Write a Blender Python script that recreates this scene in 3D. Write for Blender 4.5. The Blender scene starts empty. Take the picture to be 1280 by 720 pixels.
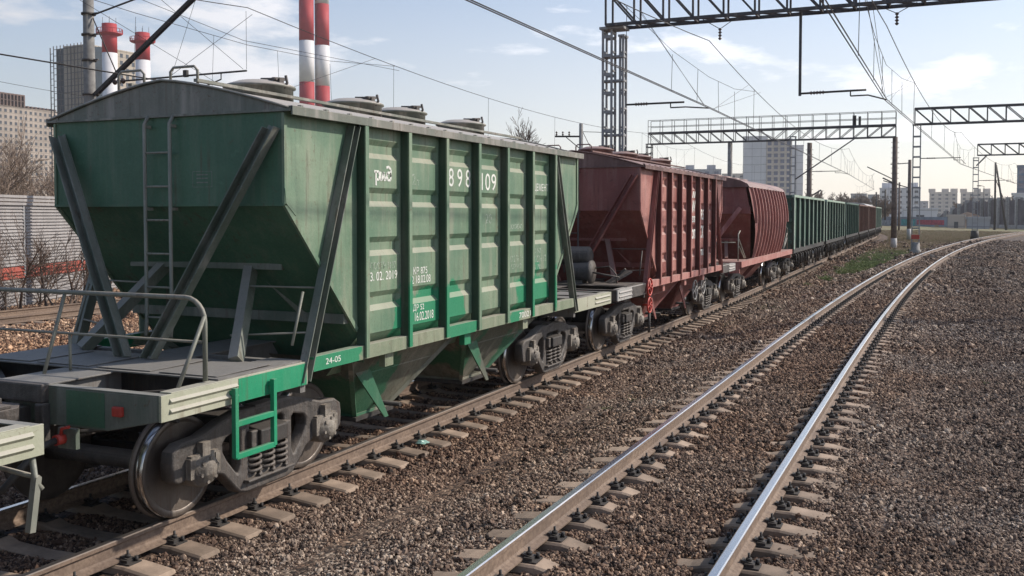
import bpy, bmesh, math, random
import numpy as np
from mathutils import Vector, Matrix
random.seed(7); RNG = np.random.default_rng(11)
R = math.radians
SC = bpy.context.scene
COL = SC.collection

# ------------------------------------------------------------------ camera
F_PX, CAM_H = 1221.0, 2.697
YAW, PITCH = math.atan(540/F_PX), math.atan(45/F_PX)
cd = bpy.data.cameras.new('camera'); cam = bpy.data.objects.new('camera', cd); COL.objects.link(cam)
cd.sensor_width = 36; cd.lens = F_PX/1280*36; cd.shift_y = -47/1280; cd.clip_start = .1; cd.clip_end = 6000
cam.location = (0, 0, CAM_H); cam.rotation_euler = (R(90)-PITCH, 0, YAW)
SC.camera = cam
SC.render.resolution_x = 1024; SC.render.resolution_y = 576

# ------------------------------------------------------------------ light
SUN_AZ, SUN_EL = 52, 36          # azimuth from the track direction (+Y) towards +X
w = bpy.data.worlds.new('World'); SC.world = w; w.use_nodes = True
nt = w.node_tree; N = nt.nodes; L = nt.links
for n in list(N): N.remove(n)
out = N.new('ShaderNodeOutputWorld'); bg = N.new('ShaderNodeBackground'); sky = N.new('ShaderNodeTexSky')
sky.sky_type = 'NISHITA'; sky.sun_disc = False; sky.sun_elevation = R(SUN_EL); sky.sun_rotation = R(SUN_AZ)
sky.air_density = 1.0; sky.dust_density = 1.0; sky.ozone_density = 3.0; sky.altitude = 100
tc = N.new('ShaderNodeTexCoord'); sep = N.new('ShaderNodeSeparateXYZ')
L.new(tc.outputs['Generated'], sep.inputs[0])
# cloud puffs stretched along the horizon
mp = N.new('ShaderNodeMapping'); mp.inputs['Location'].default_value = (.35, .9, .2); mp.inputs['Scale'].default_value = (1, 1, 3.4)
L.new(tc.outputs['Generated'], mp.inputs[0])
n1 = N.new('ShaderNodeTexNoise'); n1.inputs['Scale'].default_value = 3.4; n1.inputs['Detail'].default_value = 10; n1.inputs['Roughness'].default_value = .56; n1.inputs['Distortion'].default_value = .15
L.new(mp.outputs[0], n1.inputs['Vector'])
cr = N.new('ShaderNodeValToRGB'); cr.color_ramp.elements[0].position = .56; cr.color_ramp.elements[1].position = .635
L.new(n1.outputs['Fac'], cr.inputs[0])
# thin veil near the horizon
vl = N.new('ShaderNodeMapRange'); vl.inputs['From Min'].default_value = 0; vl.inputs['From Max'].default_value = .30; vl.inputs['To Min'].default_value = .66; vl.inputs['To Max'].default_value = .03
L.new(sep.outputs[2], vl.inputs['Value'])
mixv = N.new('ShaderNodeMix'); mixv.data_type = 'RGBA'; L.new(vl.outputs[0], mixv.inputs['Factor'])
L.new(sky.outputs[0], mixv.inputs[6]); mixv.inputs[7].default_value = (6.6, 6.0, 5.5, 1)
cm = N.new('ShaderNodeMath'); cm.operation = 'MULTIPLY'; cm.inputs[1].default_value = .8; L.new(cr.outputs[0], cm.inputs[0])
mixc = N.new('ShaderNodeMix'); mixc.data_type = 'RGBA'; L.new(cm.outputs[0], mixc.inputs['Factor'])
L.new(mixv.outputs[2], mixc.inputs[6]); mixc.inputs[7].default_value = (8.3, 8.0, 8.0, 1)
# veil and clouds are brighter on the side of the sun
dp = N.new('ShaderNodeVectorMath'); dp.operation = 'DOT_PRODUCT'; dp.inputs[1].default_value = (math.sin(R(SUN_AZ)), math.cos(R(SUN_AZ)), 0); L.new(tc.outputs['Generated'], dp.inputs[0])
gl = N.new('ShaderNodeMapRange'); gl.inputs['From Min'].default_value = -.3; gl.inputs['From Max'].default_value = .35; gl.inputs['To Min'].default_value = .62; gl.inputs['To Max'].default_value = 1.12; L.new(dp.outputs['Value'], gl.inputs['Value'])
for mxn, colr in ((mixv, (6.9, 6.25, 5.75)), (mixc, (8.0, 7.9, 8.1))):
    vs_ = N.new('ShaderNodeVectorMath'); vs_.operation = 'SCALE'; vs_.inputs[0].default_value = colr; L.new(gl.outputs[0], vs_.inputs['Scale']); L.new(vs_.outputs[0], mxn.inputs[7])
L.new(mixc.outputs[2], bg.inputs[0]); bg.inputs[1].default_value = .145
L.new(bg.outputs[0], out.inputs[0])
sd = bpy.data.lights.new('sun', 'SUN'); sun = bpy.data.objects.new('sun', sd); COL.objects.link(sun)
sd.energy = 4.6; sd.angle = R(1.0); sd.color = (1, .91, .80)
sv = Vector((math.sin(R(SUN_AZ))*math.cos(R(SUN_EL)), math.cos(R(SUN_AZ))*math.cos(R(SUN_EL)), math.sin(R(SUN_EL))))
sun.rotation_euler = (-sv).to_track_quat('-Z', 'Y').to_euler()
sun.location = (20, 10, 40)
SC.view_settings.view_transform = 'Standard'; SC.view_settings.look = 'None'
SC.view_settings.exposure = 0.15; SC.view_settings.gamma = 1
SC.render.engine = 'CYCLES'

# ------------------------------------------------------------------ helpers
class MB:
    """collects polygons for one mesh"""
    def __init__(s): s.v = []; s.f = []; s.sm = []
    def add(s, vs, fs, smooth=False):
        b = len(s.v); s.v += [tuple(v) for v in vs]
        for f in fs: s.f.append([b+i for i in f]); s.sm.append(smooth)
        return s
    def box(s, x0, x1, y0, y1, z0, z1):
        vs = [(x, y, z) for z in (z0, z1) for y in (y0, y1) for x in (x0, x1)]
        return s.add(vs, [(0,2,3,1), (4,5,7,6), (0,1,5,4), (2,6,7,3), (0,4,6,2), (1,3,7,5)])
    def beam(s, a, b, w, h, up=(0,0,1)):
        """rectangular bar from a to b; w across, h along the up hint"""
        a = Vector(a); b = Vector(b); d = (b-a).normalized(); u = Vector(up)
        if abs(d.dot(u)) > .98: u = Vector((0, 1, 0)) if abs(d.y) < .9 else Vector((1, 0, 0))
        r = d.cross(u).normalized(); u = r.cross(d).normalized()
        vs = [p + r*(sx*w/2) + u*(sz*h/2) for p in (a, b) for sz in (-1, 1) for sx in (-1, 1)]
        return s.add(vs, [(0,2,3,1), (4,5,7,6), (0,1,5,4), (2,6,7,3), (0,4,6,2), (1,3,7,5)])
    def tube(s, pts, r, n=8, cap=True):
        pts = [Vector(p) for p in pts]; k = len(pts)
        rr = r if isinstance(r, (list, tuple)) else [r]*k
        vs = []; ref = None
        for i, p in enumerate(pts):
            d = (pts[min(i+1, k-1)] - pts[max(i-1, 0)]).normalized()
            if ref is None:
                ref = Vector((0, 0, 1)) if abs(d.z) < .9 else Vector((1, 0, 0))
            x = d.cross(ref).normalized(); y = x.cross(d).normalized(); ref = y
            for j in range(n):
                t = 2*math.pi*j/n; vs.append(p + (x*math.cos(t) + y*math.sin(t))*rr[i])
        fs = [(i*n+j, i*n+(j+1) % n, (i+1)*n+(j+1) % n, (i+1)*n+j) for i in range(k-1) for j in range(n)]
        s.add(vs, fs, n > 5)
        if cap:
            b = len(s.v)-len(vs)
            s.f.append([b+j for j in range(n)][::-1]); s.sm.append(False)
            s.f.append([b+(k-1)*n+j for j in range(n)]); s.sm.append(False)
        return s
    def cyl(s, a, b, r0, r1=None, n=20):
        return s.tube([a, b], [r0, r0 if r1 is None else r1], n)
    def lathe(s, prof, o=(0,0,0), axis='x', n=32, smooth=True, sign=1):
        """prof: (along, radius)"""
        k = len(prof); vs = []
        for a, r in prof:
            for j in range(n):
                t = 2*math.pi*j/n; c, q = r*math.cos(t), r*math.sin(t); a2 = a*sign
                v = {'x': (a2, c, q), 'y': (c, a2, q), 'z': (c, q, a2)}[axis]
                vs.append((o[0]+v[0], o[1]+v[1], o[2]+v[2]))
        fs = [(i*n+j, i*n+(j+1) % n, (i+1)*n+(j+1) % n, (i+1)*n+j) for i in range(k-1) for j in range(n)]
        s.add(vs, fs, smooth); b = len(s.v)-len(vs)
        if prof[0][1] > 1e-4: s.f.append([b+j for j in range(n)][::-1]); s.sm.append(False)
        if prof[-1][1] > 1e-4: s.f.append([b+(k-1)*n+j for j in range(n)]); s.sm.append(False)
        return s
    def prism(s, poly, axis, a0, a1):
        """poly = 2D outline in the plane across the axis, extruded a0..a1"""
        def P(p, a): return {'x': (a, p[0], p[1]), 'y': (p[0], a, p[1]), 'z': (p[0], p[1], a)}[axis]
        n = len(poly); vs = [P(p, a0) for p in poly] + [P(p, a1) for p in poly]
        return s.add(vs, [tuple(range(n))[::-1], tuple(range(n, 2*n))] + [(i, (i+1) % n, n+(i+1) % n, n+i) for i in range(n)])
    def quad(s, a, b, c, d): return s.add([a, b, c, d], [(0,1,2,3)])
    def slab(s, pts, t):
        """planar polygon thickened by vector t"""
        n = len(pts); t = Vector(t); vs = [Vector(p) for p in pts] + [Vector(p)+t for p in pts]
        return s.add(vs, [tuple(range(n))[::-1], tuple(range(n, 2*n))] + [(i, (i+1) % n, n+(i+1) % n, n+i) for i in range(n)])
    def mesh(s, name):
        me = bpy.data.meshes.new(name); me.from_pydata(s.v, [], s.f)
        me.polygons.foreach_set('use_smooth', s.sm)
        bm = bmesh.new(); bm.from_mesh(me); bmesh.ops.recalc_face_normals(bm, faces=bm.faces); bm.to_mesh(me); bm.free()
        me.update(); return me
    def build(s, name, mat, parent=None, bevel=0, loc=None):
        return link(name, s.mesh(name), mat, parent, bevel, loc)

def link(name, me, mat=None, parent=None, bevel=0, loc=None):
    o = bpy.data.objects.new(name, me); COL.objects.link(o)
    if mat is not None and len(me.materials) == 0: me.materials.append(mat)
    if parent is not None: o.parent = parent
    if loc is not None: o.location = loc
    if bevel:
        b = o.modifiers.new('bevel', 'BEVEL'); b.width = bevel; b.segments = 2; b.limit_method = 'ANGLE'; b.angle_limit = R(40); b.harden_normals = False
    return o
def tag(o, label=None, cat=None, group=None, kind=None):
    if label: o['label'] = label
    if cat: o['category'] = cat
    if group: o['group'] = group
    if kind: o['kind'] = kind
    return o
def empty(name, loc=(0,0,0), rz=0, label=None, cat=None, group=None):
    o = bpy.data.objects.new(name, None); COL.objects.link(o); o.location = loc; o.rotation_euler = (0, 0, rz)
    o.empty_display_size = .3
    return tag(o, label, cat, group)
def copy_tree(o, parent=None):
    c = o.copy(); COL.objects.link(c); c.parent = parent
    for ch in list(o.children): copy_tree(ch, c)
    return c
def P(px, D, z=0.0):
    """a bearing (image column at 1280 wide) and a depth along the view turned into a world point"""
    fx, fy = -math.sin(YAW), math.cos(YAW); k = (px-640)/F_PX
    return Vector((fx*D + math.cos(YAW)*k*D, fy*D + math.sin(YAW)*k*D, z))
def ZZ(py, D): return CAM_H + (268-py)*D/F_PX

# ------------------------------------------------------------------ materials
def new_mat(name):
    m = bpy.data.materials.new(name); m.use_nodes = True; nt = m.node_tree
    return m, nt.nodes, nt.links, nt.nodes['Principled BSDF']
def rgb(c): return (c[0], c[1], c[2], 1)
def ramp(Nn, els):
    r = Nn.new('ShaderNodeValToRGB'); e = r.color_ramp.elements
    while len(e) < len(els): e.new(.5)
    for i, (p, c) in enumerate(els): e[i].position = p; e[i].color = rgb(c) if len(c) == 3 else c
    return r
def mixn(Nn, Ll, fac, a, b, mode='MIX'):
    m = Nn.new('ShaderNodeMix'); m.data_type = 'RGBA'; m.blend_type = mode
    for sck, v in ((m.inputs['Factor'], fac), (m.inputs[6], a), (m.inputs[7], b)):
        if isinstance(v, (int, float)): sck.default_value = v
        elif isinstance(v, tuple): sck.default_value = rgb(v)
        else: Ll.new(v, sck)
    return m.outputs[2]
def noise(Nn, Ll, scale, detail=5, rough=.55, vec=None, stretch=None, dist=0):
    n = Nn.new('ShaderNodeTexNoise'); n.inputs['Scale'].default_value = scale; n.inputs['Detail'].default_value = detail
    n.inputs['Roughness'].default_value = rough; n.inputs['Distortion'].default_value = dist
    if stretch:
        mp = Nn.new('ShaderNodeMapping'); mp.inputs['Scale'].default_value = stretch; Ll.new(vec, mp.inputs[0]); Ll.new(mp.outputs[0], n.inputs['Vector'])
    elif vec is not None: Ll.new(vec, n.inputs['Vector'])
    return n.outputs['Fac']
def thr(Nn, Ll, v, a, b, to0=0., to1=1.):
    m = Nn.new('ShaderNodeMapRange'); m.interpolation_type = 'SMOOTHSTEP'
    m.inputs['From Min'].default_value = a; m.inputs['From Max'].default_value = b; m.inputs['To Min'].default_value = to0; m.inputs['To Max'].default_value = to1
    Ll.new(v, m.inputs['Value']); return m.outputs[0]
def mth(Nn, Ll, op, a, b=None):
    m = Nn.new('ShaderNodeMath'); m.operation = op; m.use_clamp = False
    for i, v in enumerate((a, b)):
        if v is None: continue
        if isinstance(v, (int, float)): m.inputs[i].default_value = v
        else: Ll.new(v, m.inputs[i])
    return m.outputs[0]

def weathered(name, base, worn, rough=.55, dust=(.30,.25,.21), dust_amt=.55, rust=(.10,.045,.025), rust_amt=.25, streak=.5, scale=1.0, metal=0., fresh=None, bump=.12):
    """painted or bare steel: faded patches, vertical streaks, rust specks, dust on upward faces"""
    m, Nn, Ll, B = new_mat(name)
    tc = Nn.new('ShaderNodeTexCoord'); ob = tc.outputs['Object']; geo = Nn.new('ShaderNodeNewGeometry')
    big = noise(Nn, Ll, 1.3*scale, 6, .6, ob)
    strk = noise(Nn, Ll, 3.0*scale, 5, .6, ob, (2.2, 2.2, .22))
    fine = noise(Nn, Ll, 38*scale, 5, .7, ob)
    c = mixn(Nn, Ll, thr(Nn, Ll, big, .35, .68), base, worn)
    c = mixn(Nn, Ll, thr(Nn, Ll, strk, .48, .72, 0, streak), c, tuple(.55*d+.45*b for d, b in zip(dust, worn)))
    c = mixn(Nn, Ll, thr(Nn, Ll, strk, .30, .46, streak*.55, 0), c, tuple(b*.42 for b in base))
    runs = noise(Nn, Ll, 7.0*scale, 6, .65, ob, (2.0, 2.0, .12)); spot = noise(Nn, Ll, 8.5*scale, 8, .72, ob, None, .4)
    c = mixn(Nn, Ll, mth(Nn, Ll, 'MULTIPLY', thr(Nn, Ll, runs, .54, .64), thr(Nn, Ll, big, .42, .60, .10, .75)), c, tuple(.5*b+.5*q for b, q in zip(base, rust)))
    c = mixn(Nn, Ll, thr(Nn, Ll, spot, .635, .655, 0, rust_amt*1.3 if rust_amt < .7 else .9), c, rust)
    c = mixn(Nn, Ll, thr(Nn, Ll, spot, .33, .40, .22, 0), c, tuple(min(1, w_*1.35+.03) for w_ in worn))
    rm = mth(Nn, Ll, 'MULTIPLY', thr(Nn, Ll, fine, .56, .68), thr(Nn, Ll, noise(Nn, Ll, 2.7*scale, 4, .6, ob), .46, .62, 0, rust_amt))
    c = mixn(Nn, Ll, rm, c, rust)
    if fresh:                                  # touched-up paint: (colour, low z, high z, strength)
        sp = Nn.new('ShaderNodeSeparateXYZ'); Ll.new(ob, sp.inputs[0])
        wob = mth(Nn, Ll, 'SUBTRACT', noise(Nn, Ll, 1.6, 5, .65, ob), .5)
        zz = mth(Nn, Ll, 'ADD', sp.outputs[2], mth(Nn, Ll, 'MULTIPLY', wob, 1.5))
        zm = thr(Nn, Ll, zz, fresh[2]+.10, fresh[2]-.02)
        yw = mth(Nn, Ll, 'ADD', sp.outputs[1], mth(Nn, Ll, 'MULTIPLY', wob, .9)); ym = None
        for ya_, yb_ in fresh[4]:
            q = mth(Nn, Ll, 'MULTIPLY', thr(Nn, Ll, yw, ya_, ya_+.08), thr(Nn, Ll, yw, yb_, yb_-.08)); ym = q if ym is None else mth(Nn, Ll, 'MAXIMUM', ym, q)
        c = mixn(Nn, Ll, mth(Nn, Ll, 'MULTIPLY', mth(Nn, Ll, 'MULTIPLY', zm, ym), fresh[3]), c, fresh[0])
    sn = Nn.new('ShaderNodeSeparateXYZ'); Ll.new(geo.outputs['True Normal'], sn.inputs[0])
    dm = mth(Nn, Ll, 'MULTIPLY', thr(Nn, Ll, sn.outputs[2], .25, .75), thr(Nn, Ll, fine, .25, .6, dust_amt*.6, dust_amt))
    c = mixn(Nn, Ll, dm, c, dust)
    Ll.new(c, B.inputs['Base Color'])
    Ll.new(thr(Nn, Ll, fine, .3, .7, rough-.1, rough+.15), B.inputs['Roughness'])
    B.inputs['Metallic'].default_value = metal
    bp = Nn.new('ShaderNodeBump'); bp.inputs['Strength'].default_value = min(1, bump*2.2); bp.inputs['Distance'].default_value = .012
    Ll.new(mth(Nn, Ll, 'ADD', mth(Nn, Ll, 'MULTIPLY', fine, .5), mth(Nn, Ll, 'MULTIPLY', big, 5.0)), bp.inputs['Height']); Ll.new(bp.outputs[0], B.inputs['Normal'])
    return m
def plain(name, c, rough=.7, metal=0., var=.25, scale=6., bump=0.):
    m, Nn, Ll, B = new_mat(name); tc = Nn.new('ShaderNodeTexCoord')
    n = noise(Nn, Ll, scale, 6, .6, tc.outputs['Object'])
    r = ramp(Nn, [(.3, tuple(x*(1-var) for x in c)), (.7, tuple(min(1, x*(1+var)) for x in c))]); Ll.new(n, r.inputs[0])
    Ll.new(r.outputs[0], B.inputs['Base Color']); B.inputs['Roughness'].default_value = rough; B.inputs['Metallic'].default_value = metal
    if bump:
        bp = Nn.new('ShaderNodeBump'); bp.inputs['Strength'].default_value = bump; bp.inputs['Distance'].default_value = .02
        Ll.new(n, bp.inputs['Height']); Ll.new(bp.outputs[0], B.inputs['Normal'])
    return m
M = {}
FRESH = (.0, .19, .085)
M['green'] = weathered('green_paint', (.095,.175,.11), (.18,.25,.165), dust=(.37,.31,.25), dust_amt=.62, streak=.5, rust_amt=.4, fresh=(FRESH, 0, 1.80, .9, ((-1.95, -.15), (1.45, 2.75))))
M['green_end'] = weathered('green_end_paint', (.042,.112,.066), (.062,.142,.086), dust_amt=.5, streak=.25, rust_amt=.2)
M['green_sill'] = weathered('green_sill_paint', (.16,.20,.13), (.24,.26,.18), dust=(.36,.33,.27), dust_amt=.7, streak=.6, rust_amt=.5, fresh=(FRESH, 0, 9, .92, ((-3.9, -2.75), (-.9, .0), (.95, 1.5))))
M['green_beam'] = weathered('green_beam_paint', (.33,.34,.25), (.40,.40,.31), dust=(.36,.33,.29), dust_amt=.7, streak=.5, rust_amt=.5)
M['fresh'] = weathered('fresh_green_paint', (.0,.20,.09), (.01,.25,.12), dust_amt=.3, streak=.15, rust_amt=.15)
M['web_g'] = weathered('dark_green_web', (.022,.05,.03), (.035,.07,.045), dust_amt=.3, streak=.3)  # post webs in a green darker than the outer flanges
M['web_r'] = weathered('dark_red_web', (.055,.015,.013), (.08,.024,.02), dust_amt=.3, streak=.3)  # the same for red wagons: webs darker than their flanges
M['funnel_g'] = weathered('funnel_paint', (.09,.10,.075), (.17,.17,.13), dust=(.34,.30,.25), dust_amt=.7, streak=.7, rust_amt=.5, fresh=((.0,.12,.055), 0, .95, .75, ((-2.4, -1.3), (.3, .8), (1.7, 2.3))))
M['strut_g'] = weathered('strut_paint', (.085,.11,.085), (.17,.18,.155), dust=(.3,.28,.26), dust_amt=.7, streak=.6, rust_amt=.4)
M['roof_g'] = weathered('roof_dusty', (.12,.135,.11), (.19,.18,.155), dust=(.42,.38,.34), dust_amt=.9, streak=.7, rust_amt=.5)
M['deck'] = weathered('grey_deck', (.10,.096,.09), (.2,.19,.18), dust=(.22,.21,.195), dust_amt=.8, rough=.6)
M['rail_g'] = weathered('railing_paint', (.16,.17,.14), (.24,.24,.2), dust_amt=.5)
M['red'] = weathered('oxide_red_paint', (.21,.06,.05), (.40,.18,.15), dust=(.40,.27,.23), dust_amt=.75, streak=.45, rust=(.05,.02,.015), rust_amt=.6)
M['red_end'] = weathered('oxide_red_end', (.17,.048,.042), (.23,.078,.066), dust_amt=.5, streak=.4, rust=(.04,.018,.014), rust_amt=.5)
M['red_sill'] = weathered('oxide_red_sill', (.34,.13,.11), (.42,.20,.17), dust=(.42,.3,.26), dust_amt=.7, streak=.5, rust_amt=.5)
M['roof_r'] = weathered('red_roof_dusty', (.10,.05,.045), (.17,.09,.08), dust=(.33,.22,.19), dust_amt=.8, streak=.6)
M['brown'] = weathered('brown_gondola', (.11,.045,.03), (.17,.085,.06), dust_amt=.6, streak=.5, rust_amt=.6)
M['gond'] = weathered('green_gondola', (.022,.075,.055), (.04,.11,.08), dust=(.4,.42,.36), dust_amt=.6, streak=.35, rust_amt=.4)
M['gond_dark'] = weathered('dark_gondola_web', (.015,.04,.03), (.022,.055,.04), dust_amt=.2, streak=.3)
M['gond_post'] = weathered('pale_green_post', (.22,.32,.25), (.30,.38,.31), dust=(.4,.42,.36), dust_amt=.6, streak=.45, rust_amt=.4)
M['iron'] = weathered('grimy_iron', (.045,.040,.037), (.085,.075,.068), dust=(.17,.145,.125), dust_amt=.75, rust=(.09,.045,.025), rust_amt=.4, rough=.6, scale=3, bump=.3)
M['iron_dark'] = weathered('black_iron', (.018,.017,.017), (.035,.032,.03), dust=(.08,.07,.06), dust_amt=.5, rust_amt=.3, rough=.65, scale=3)
M['axlebox'] = weathered('axlebox_iron', (.12,.105,.09), (.25,.225,.19), dust=(.27,.23,.19), dust_amt=.7, rough=.6, scale=4, bump=.35)
M['wheel'] = weathered('wheel_steel', (.085,.07,.06), (.15,.125,.105), dust=(.16,.13,.11), dust_amt=.5, rough=.42, scale=2, metal=.3)
M['tread'] = plain('polished_tread', (.42,.41,.40), .22, 1., .15, 8)
M['white'] = plain('white_lettering', (.62,.63,.58), .7, 0, .25, 30)
M['white_dim'] = plain('faded_lettering', (.34,.40,.33), .8, 0, .25, 30)
for key, c0, c1, lo_, hi_ in (('white', (.66,.67,.62), (.38,.43,.36), .55, .66), ('white_dim', (.40,.45,.38), (.17,.24,.17), .42, .56)):
    m_, Nn, Ll, B = new_mat('worn_' + key); tcn = Nn.new('ShaderNodeTexCoord'); Ll.new(mixn(Nn, Ll, thr(Nn, Ll, noise(Nn, Ll, 22, 6, .7, tcn.outputs['Object']), lo_, hi_), c0, c1), B.inputs['Base Color']); B.inputs['Roughness'].default_value = .8; M[key] = m_
M['redpaint'] = plain('red_cock_paint', (.42,.045,.03), .5, 0, .25, 12)
M['rubber'] = plain('rubber_hose', (.03,.028,.027), .6)
M['tank'] = weathered('grey_tank_paint', (.30,.30,.29), (.4,.39,.37), dust_amt=.5, streak=.7)
M['wire'] = plain('wire_metal', (.035,.033,.032), .5, .4)
M['galv'] = weathered('grey_gantry_steel', (.21,.215,.225), (.30,.305,.31), dust=(.22,.2,.19), dust_amt=.4, rust_amt=.35, rough=.6)
M['gantry_dark'] = weathered('dark_gantry_steel', (.035,.036,.042), (.06,.06,.065), dust_amt=.2, rust_amt=.35, rough=.6)
M['insul'] = plain('brown_insulator', (.05,.03,.022), .3)
M['litter'] = plain('green_litter', (.25,.42,.36), .4)

def concrete(name, c, stain=.45):
    m, Nn, Ll, B = new_mat(name); tc = Nn.new('ShaderNodeTexCoord'); ob = tc.outputs['Object']; oi = Nn.new('ShaderNodeObjectInfo')
    a = noise(Nn, Ll, 3, 8, .65, ob); b = noise(Nn, Ll, 60, 4, .7, ob)
    col = mixn(Nn, Ll, thr(Nn, Ll, a, .35, .7), c, tuple(x*(1-stain) for x in c))
    col = mixn(Nn, Ll, thr(Nn, Ll, b, .55, .75, 0, .45), col, tuple(x*.45 for x in c))
    v = Nn.new('ShaderNodeHueSaturation'); Ll.new(col, v.inputs['Color']); Ll.new(thr(Nn, Ll, oi.outputs['Random'], 0, 1, .72, 1.18), v.inputs['Value'])
    Ll.new(v.outputs[0], B.inputs['Base Color']); B.inputs['Roughness'].default_value = .88
    bp = Nn.new('ShaderNodeBump'); bp.inputs['Strength'].default_value = .4; bp.inputs['Distance'].default_value = .006
    Ll.new(mth(Nn, Ll, 'ADD', a, b), bp.inputs['Height']); Ll.new(bp.outputs[0], B.inputs['Normal'])
    return m
M['sleeper'] = concrete('sleeper_concrete', (.335,.25,.185))
M['pole'] = concrete('pole_concrete', (.27,.26,.245), .4)
M['pole_brown'] = concrete('brown_pole_concrete', (.22,.17,.145), .5)
M['pole_white'] = plain('whitewash', (.45,.44,.43), .8, 0, .2, 9)
M['found'] = concrete('foundation_concrete', (.36,.35,.33), .35)

def rail_mat():
    m, Nn, Ll, B = new_mat('rail_steel'); tc = Nn.new('ShaderNodeTexCoord'); ob = tc.outputs['Object']
    n = noise(Nn, Ll, 25, 6, .7, ob); n2 = noise(Nn, Ll, .8, 4, .6, ob)
    c = mixn(Nn, Ll, thr(Nn, Ll, n, .35, .65), (.135,.092,.066), (.23,.165,.12))
    c = mixn(Nn, Ll, thr(Nn, Ll, n2, .4, .65, 0, .5), c, (.085,.06,.048))
    Ll.new(c, B.inputs['Base Color']); B.inputs['Roughness'].default_value = .78
    bp = Nn.new('ShaderNodeBump'); bp.inputs['Strength'].default_value = .3; bp.inputs['Distance'].default_value = .004
    Ll.new(n, bp.inputs['Height']); Ll.new(bp.outputs[0], B.inputs['Normal'])
    return m
M['rail'] = rail_mat()
def railhead(name, rough, c):
    m, Nn, Ll, B = new_mat(name); tc = Nn.new('ShaderNodeTexCoord'); n = noise(Nn, Ll, 6, 6, .7, tc.outputs['Object'], (1, .06, 1))
    B.inputs['Metallic'].default_value = 1.; B.inputs['Base Color'].default_value = rgb(c)
    Ll.new(thr(Nn, Ll, n, .3, .7, rough-.07, rough+.1), B.inputs['Roughness']); return m
M['head_shiny'] = railhead('polished_rail_head', .24, (.84,.79,.73))
M['head_dull'] = railhead('worn_rail_head', .45, (.30,.26,.23))

def stone_mat(name, cols, far=False):
    m, Nn, Ll, B = new_mat(name); oi = Nn.new('ShaderNodeObjectInfo'); geo = Nn.new('ShaderNodeNewGeometry')
    if far:
        vo = Nn.new('ShaderNodeTexVoronoi'); vo.inputs['Scale'].default_value = 22; Ll.new(geo.outputs['Position'], vo.inputs['Vector'])
        sp = Nn.new('ShaderNodeSeparateColor'); Ll.new(vo.outputs['Color'], sp.inputs[0]); rnd = sp.outputs[0]
    else: rnd = oi.outputs['Random']
    rp = ramp(Nn, cols); rp.color_ramp.interpolation = 'LINEAR'; Ll.new(rnd, rp.inputs[0])
    big = noise(Nn, Ll, .22, 5, .6, geo.outputs['Position']); sp2 = Nn.new('ShaderNodeSeparateXYZ'); Ll.new(geo.outputs['Position'], sp2.inputs[0])
    c = mixn(Nn, Ll, thr(Nn, Ll, big, .36, .60, 0, .7), rp.outputs[0], (.80,.62,.48), 'MULTIPLY')
    b2 = noise(Nn, Ll, 1.1, 5, .65, geo.outputs['Position']); c = mixn(Nn, Ll, thr(Nn, Ll, b2, .52, .66, 0, .6), c, (.52,.47,.44), 'MULTIPLY'); c = mixn(Nn, Ll, thr(Nn, Ll, b2, .30, .42, .5, 0), c, (1.35,1.22,1.08), 'MULTIPLY')
    # newer dark grey ballast to the right of the right-hand track
    gr = mth(Nn, Ll, 'ADD', sp2.outputs[0], mth(Nn, Ll, 'MULTIPLY', big, 2.0))
    c = mixn(Nn, Ll, thr(Nn, Ll, gr, -.3, 2.6, 0, .85), c, (.66,.67,.70), 'MULTIPLY')
    # rusty brake dust close to the left track
    dl = mth(Nn, Ll, 'ABSOLUTE', mth(Nn, Ll, 'ADD', sp2.outputs[0], 7.1))
    c = mixn(Nn, Ll, thr(Nn, Ll, dl, 1.0, 2.3, .8, 0), c, (.62,.52,.46), 'MULTIPLY')
    dr_ = mth(Nn, Ll, 'ABSOLUTE', mth(Nn, Ll, 'ADD', sp2.outputs[0], 2.2)); c = mixn(Nn, Ll, mth(Nn, Ll, 'MULTIPLY', thr(Nn, Ll, dr_, .9, 1.3, .6, 0), thr(Nn, Ll, sp2.outputs[1], 34, 24)), c, (.74,.60,.50), 'MULTIPLY')
    # tan gravel beyond the train, sunlit brightness put into its colour
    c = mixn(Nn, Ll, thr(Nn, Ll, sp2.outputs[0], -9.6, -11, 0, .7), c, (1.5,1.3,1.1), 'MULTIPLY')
    if not far:
        fn = noise(Nn, Ll, 60, 4, .7, geo.outputs['Position']); c = mixn(Nn, Ll, thr(Nn, Ll, fn, .4, .7, 0, .4), c, (.6,.58,.55), 'MULTIPLY')
    Ll.new(c, B.inputs['Base Color']); B.inputs['Roughness'].default_value = .85
    return m, Nn, Ll, B, rnd, geo, c, sp2, big
STC = [(.0, (.030,.022,.018)), (.22, (.095,.062,.045)), (.45, (.205,.140,.102)), (.68, (.26,.20,.155)), (.88, (.40,.315,.24)), (1., (.62,.52,.42))]
M['stone'] = stone_mat('crushed_stone', STC)[0]

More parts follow.
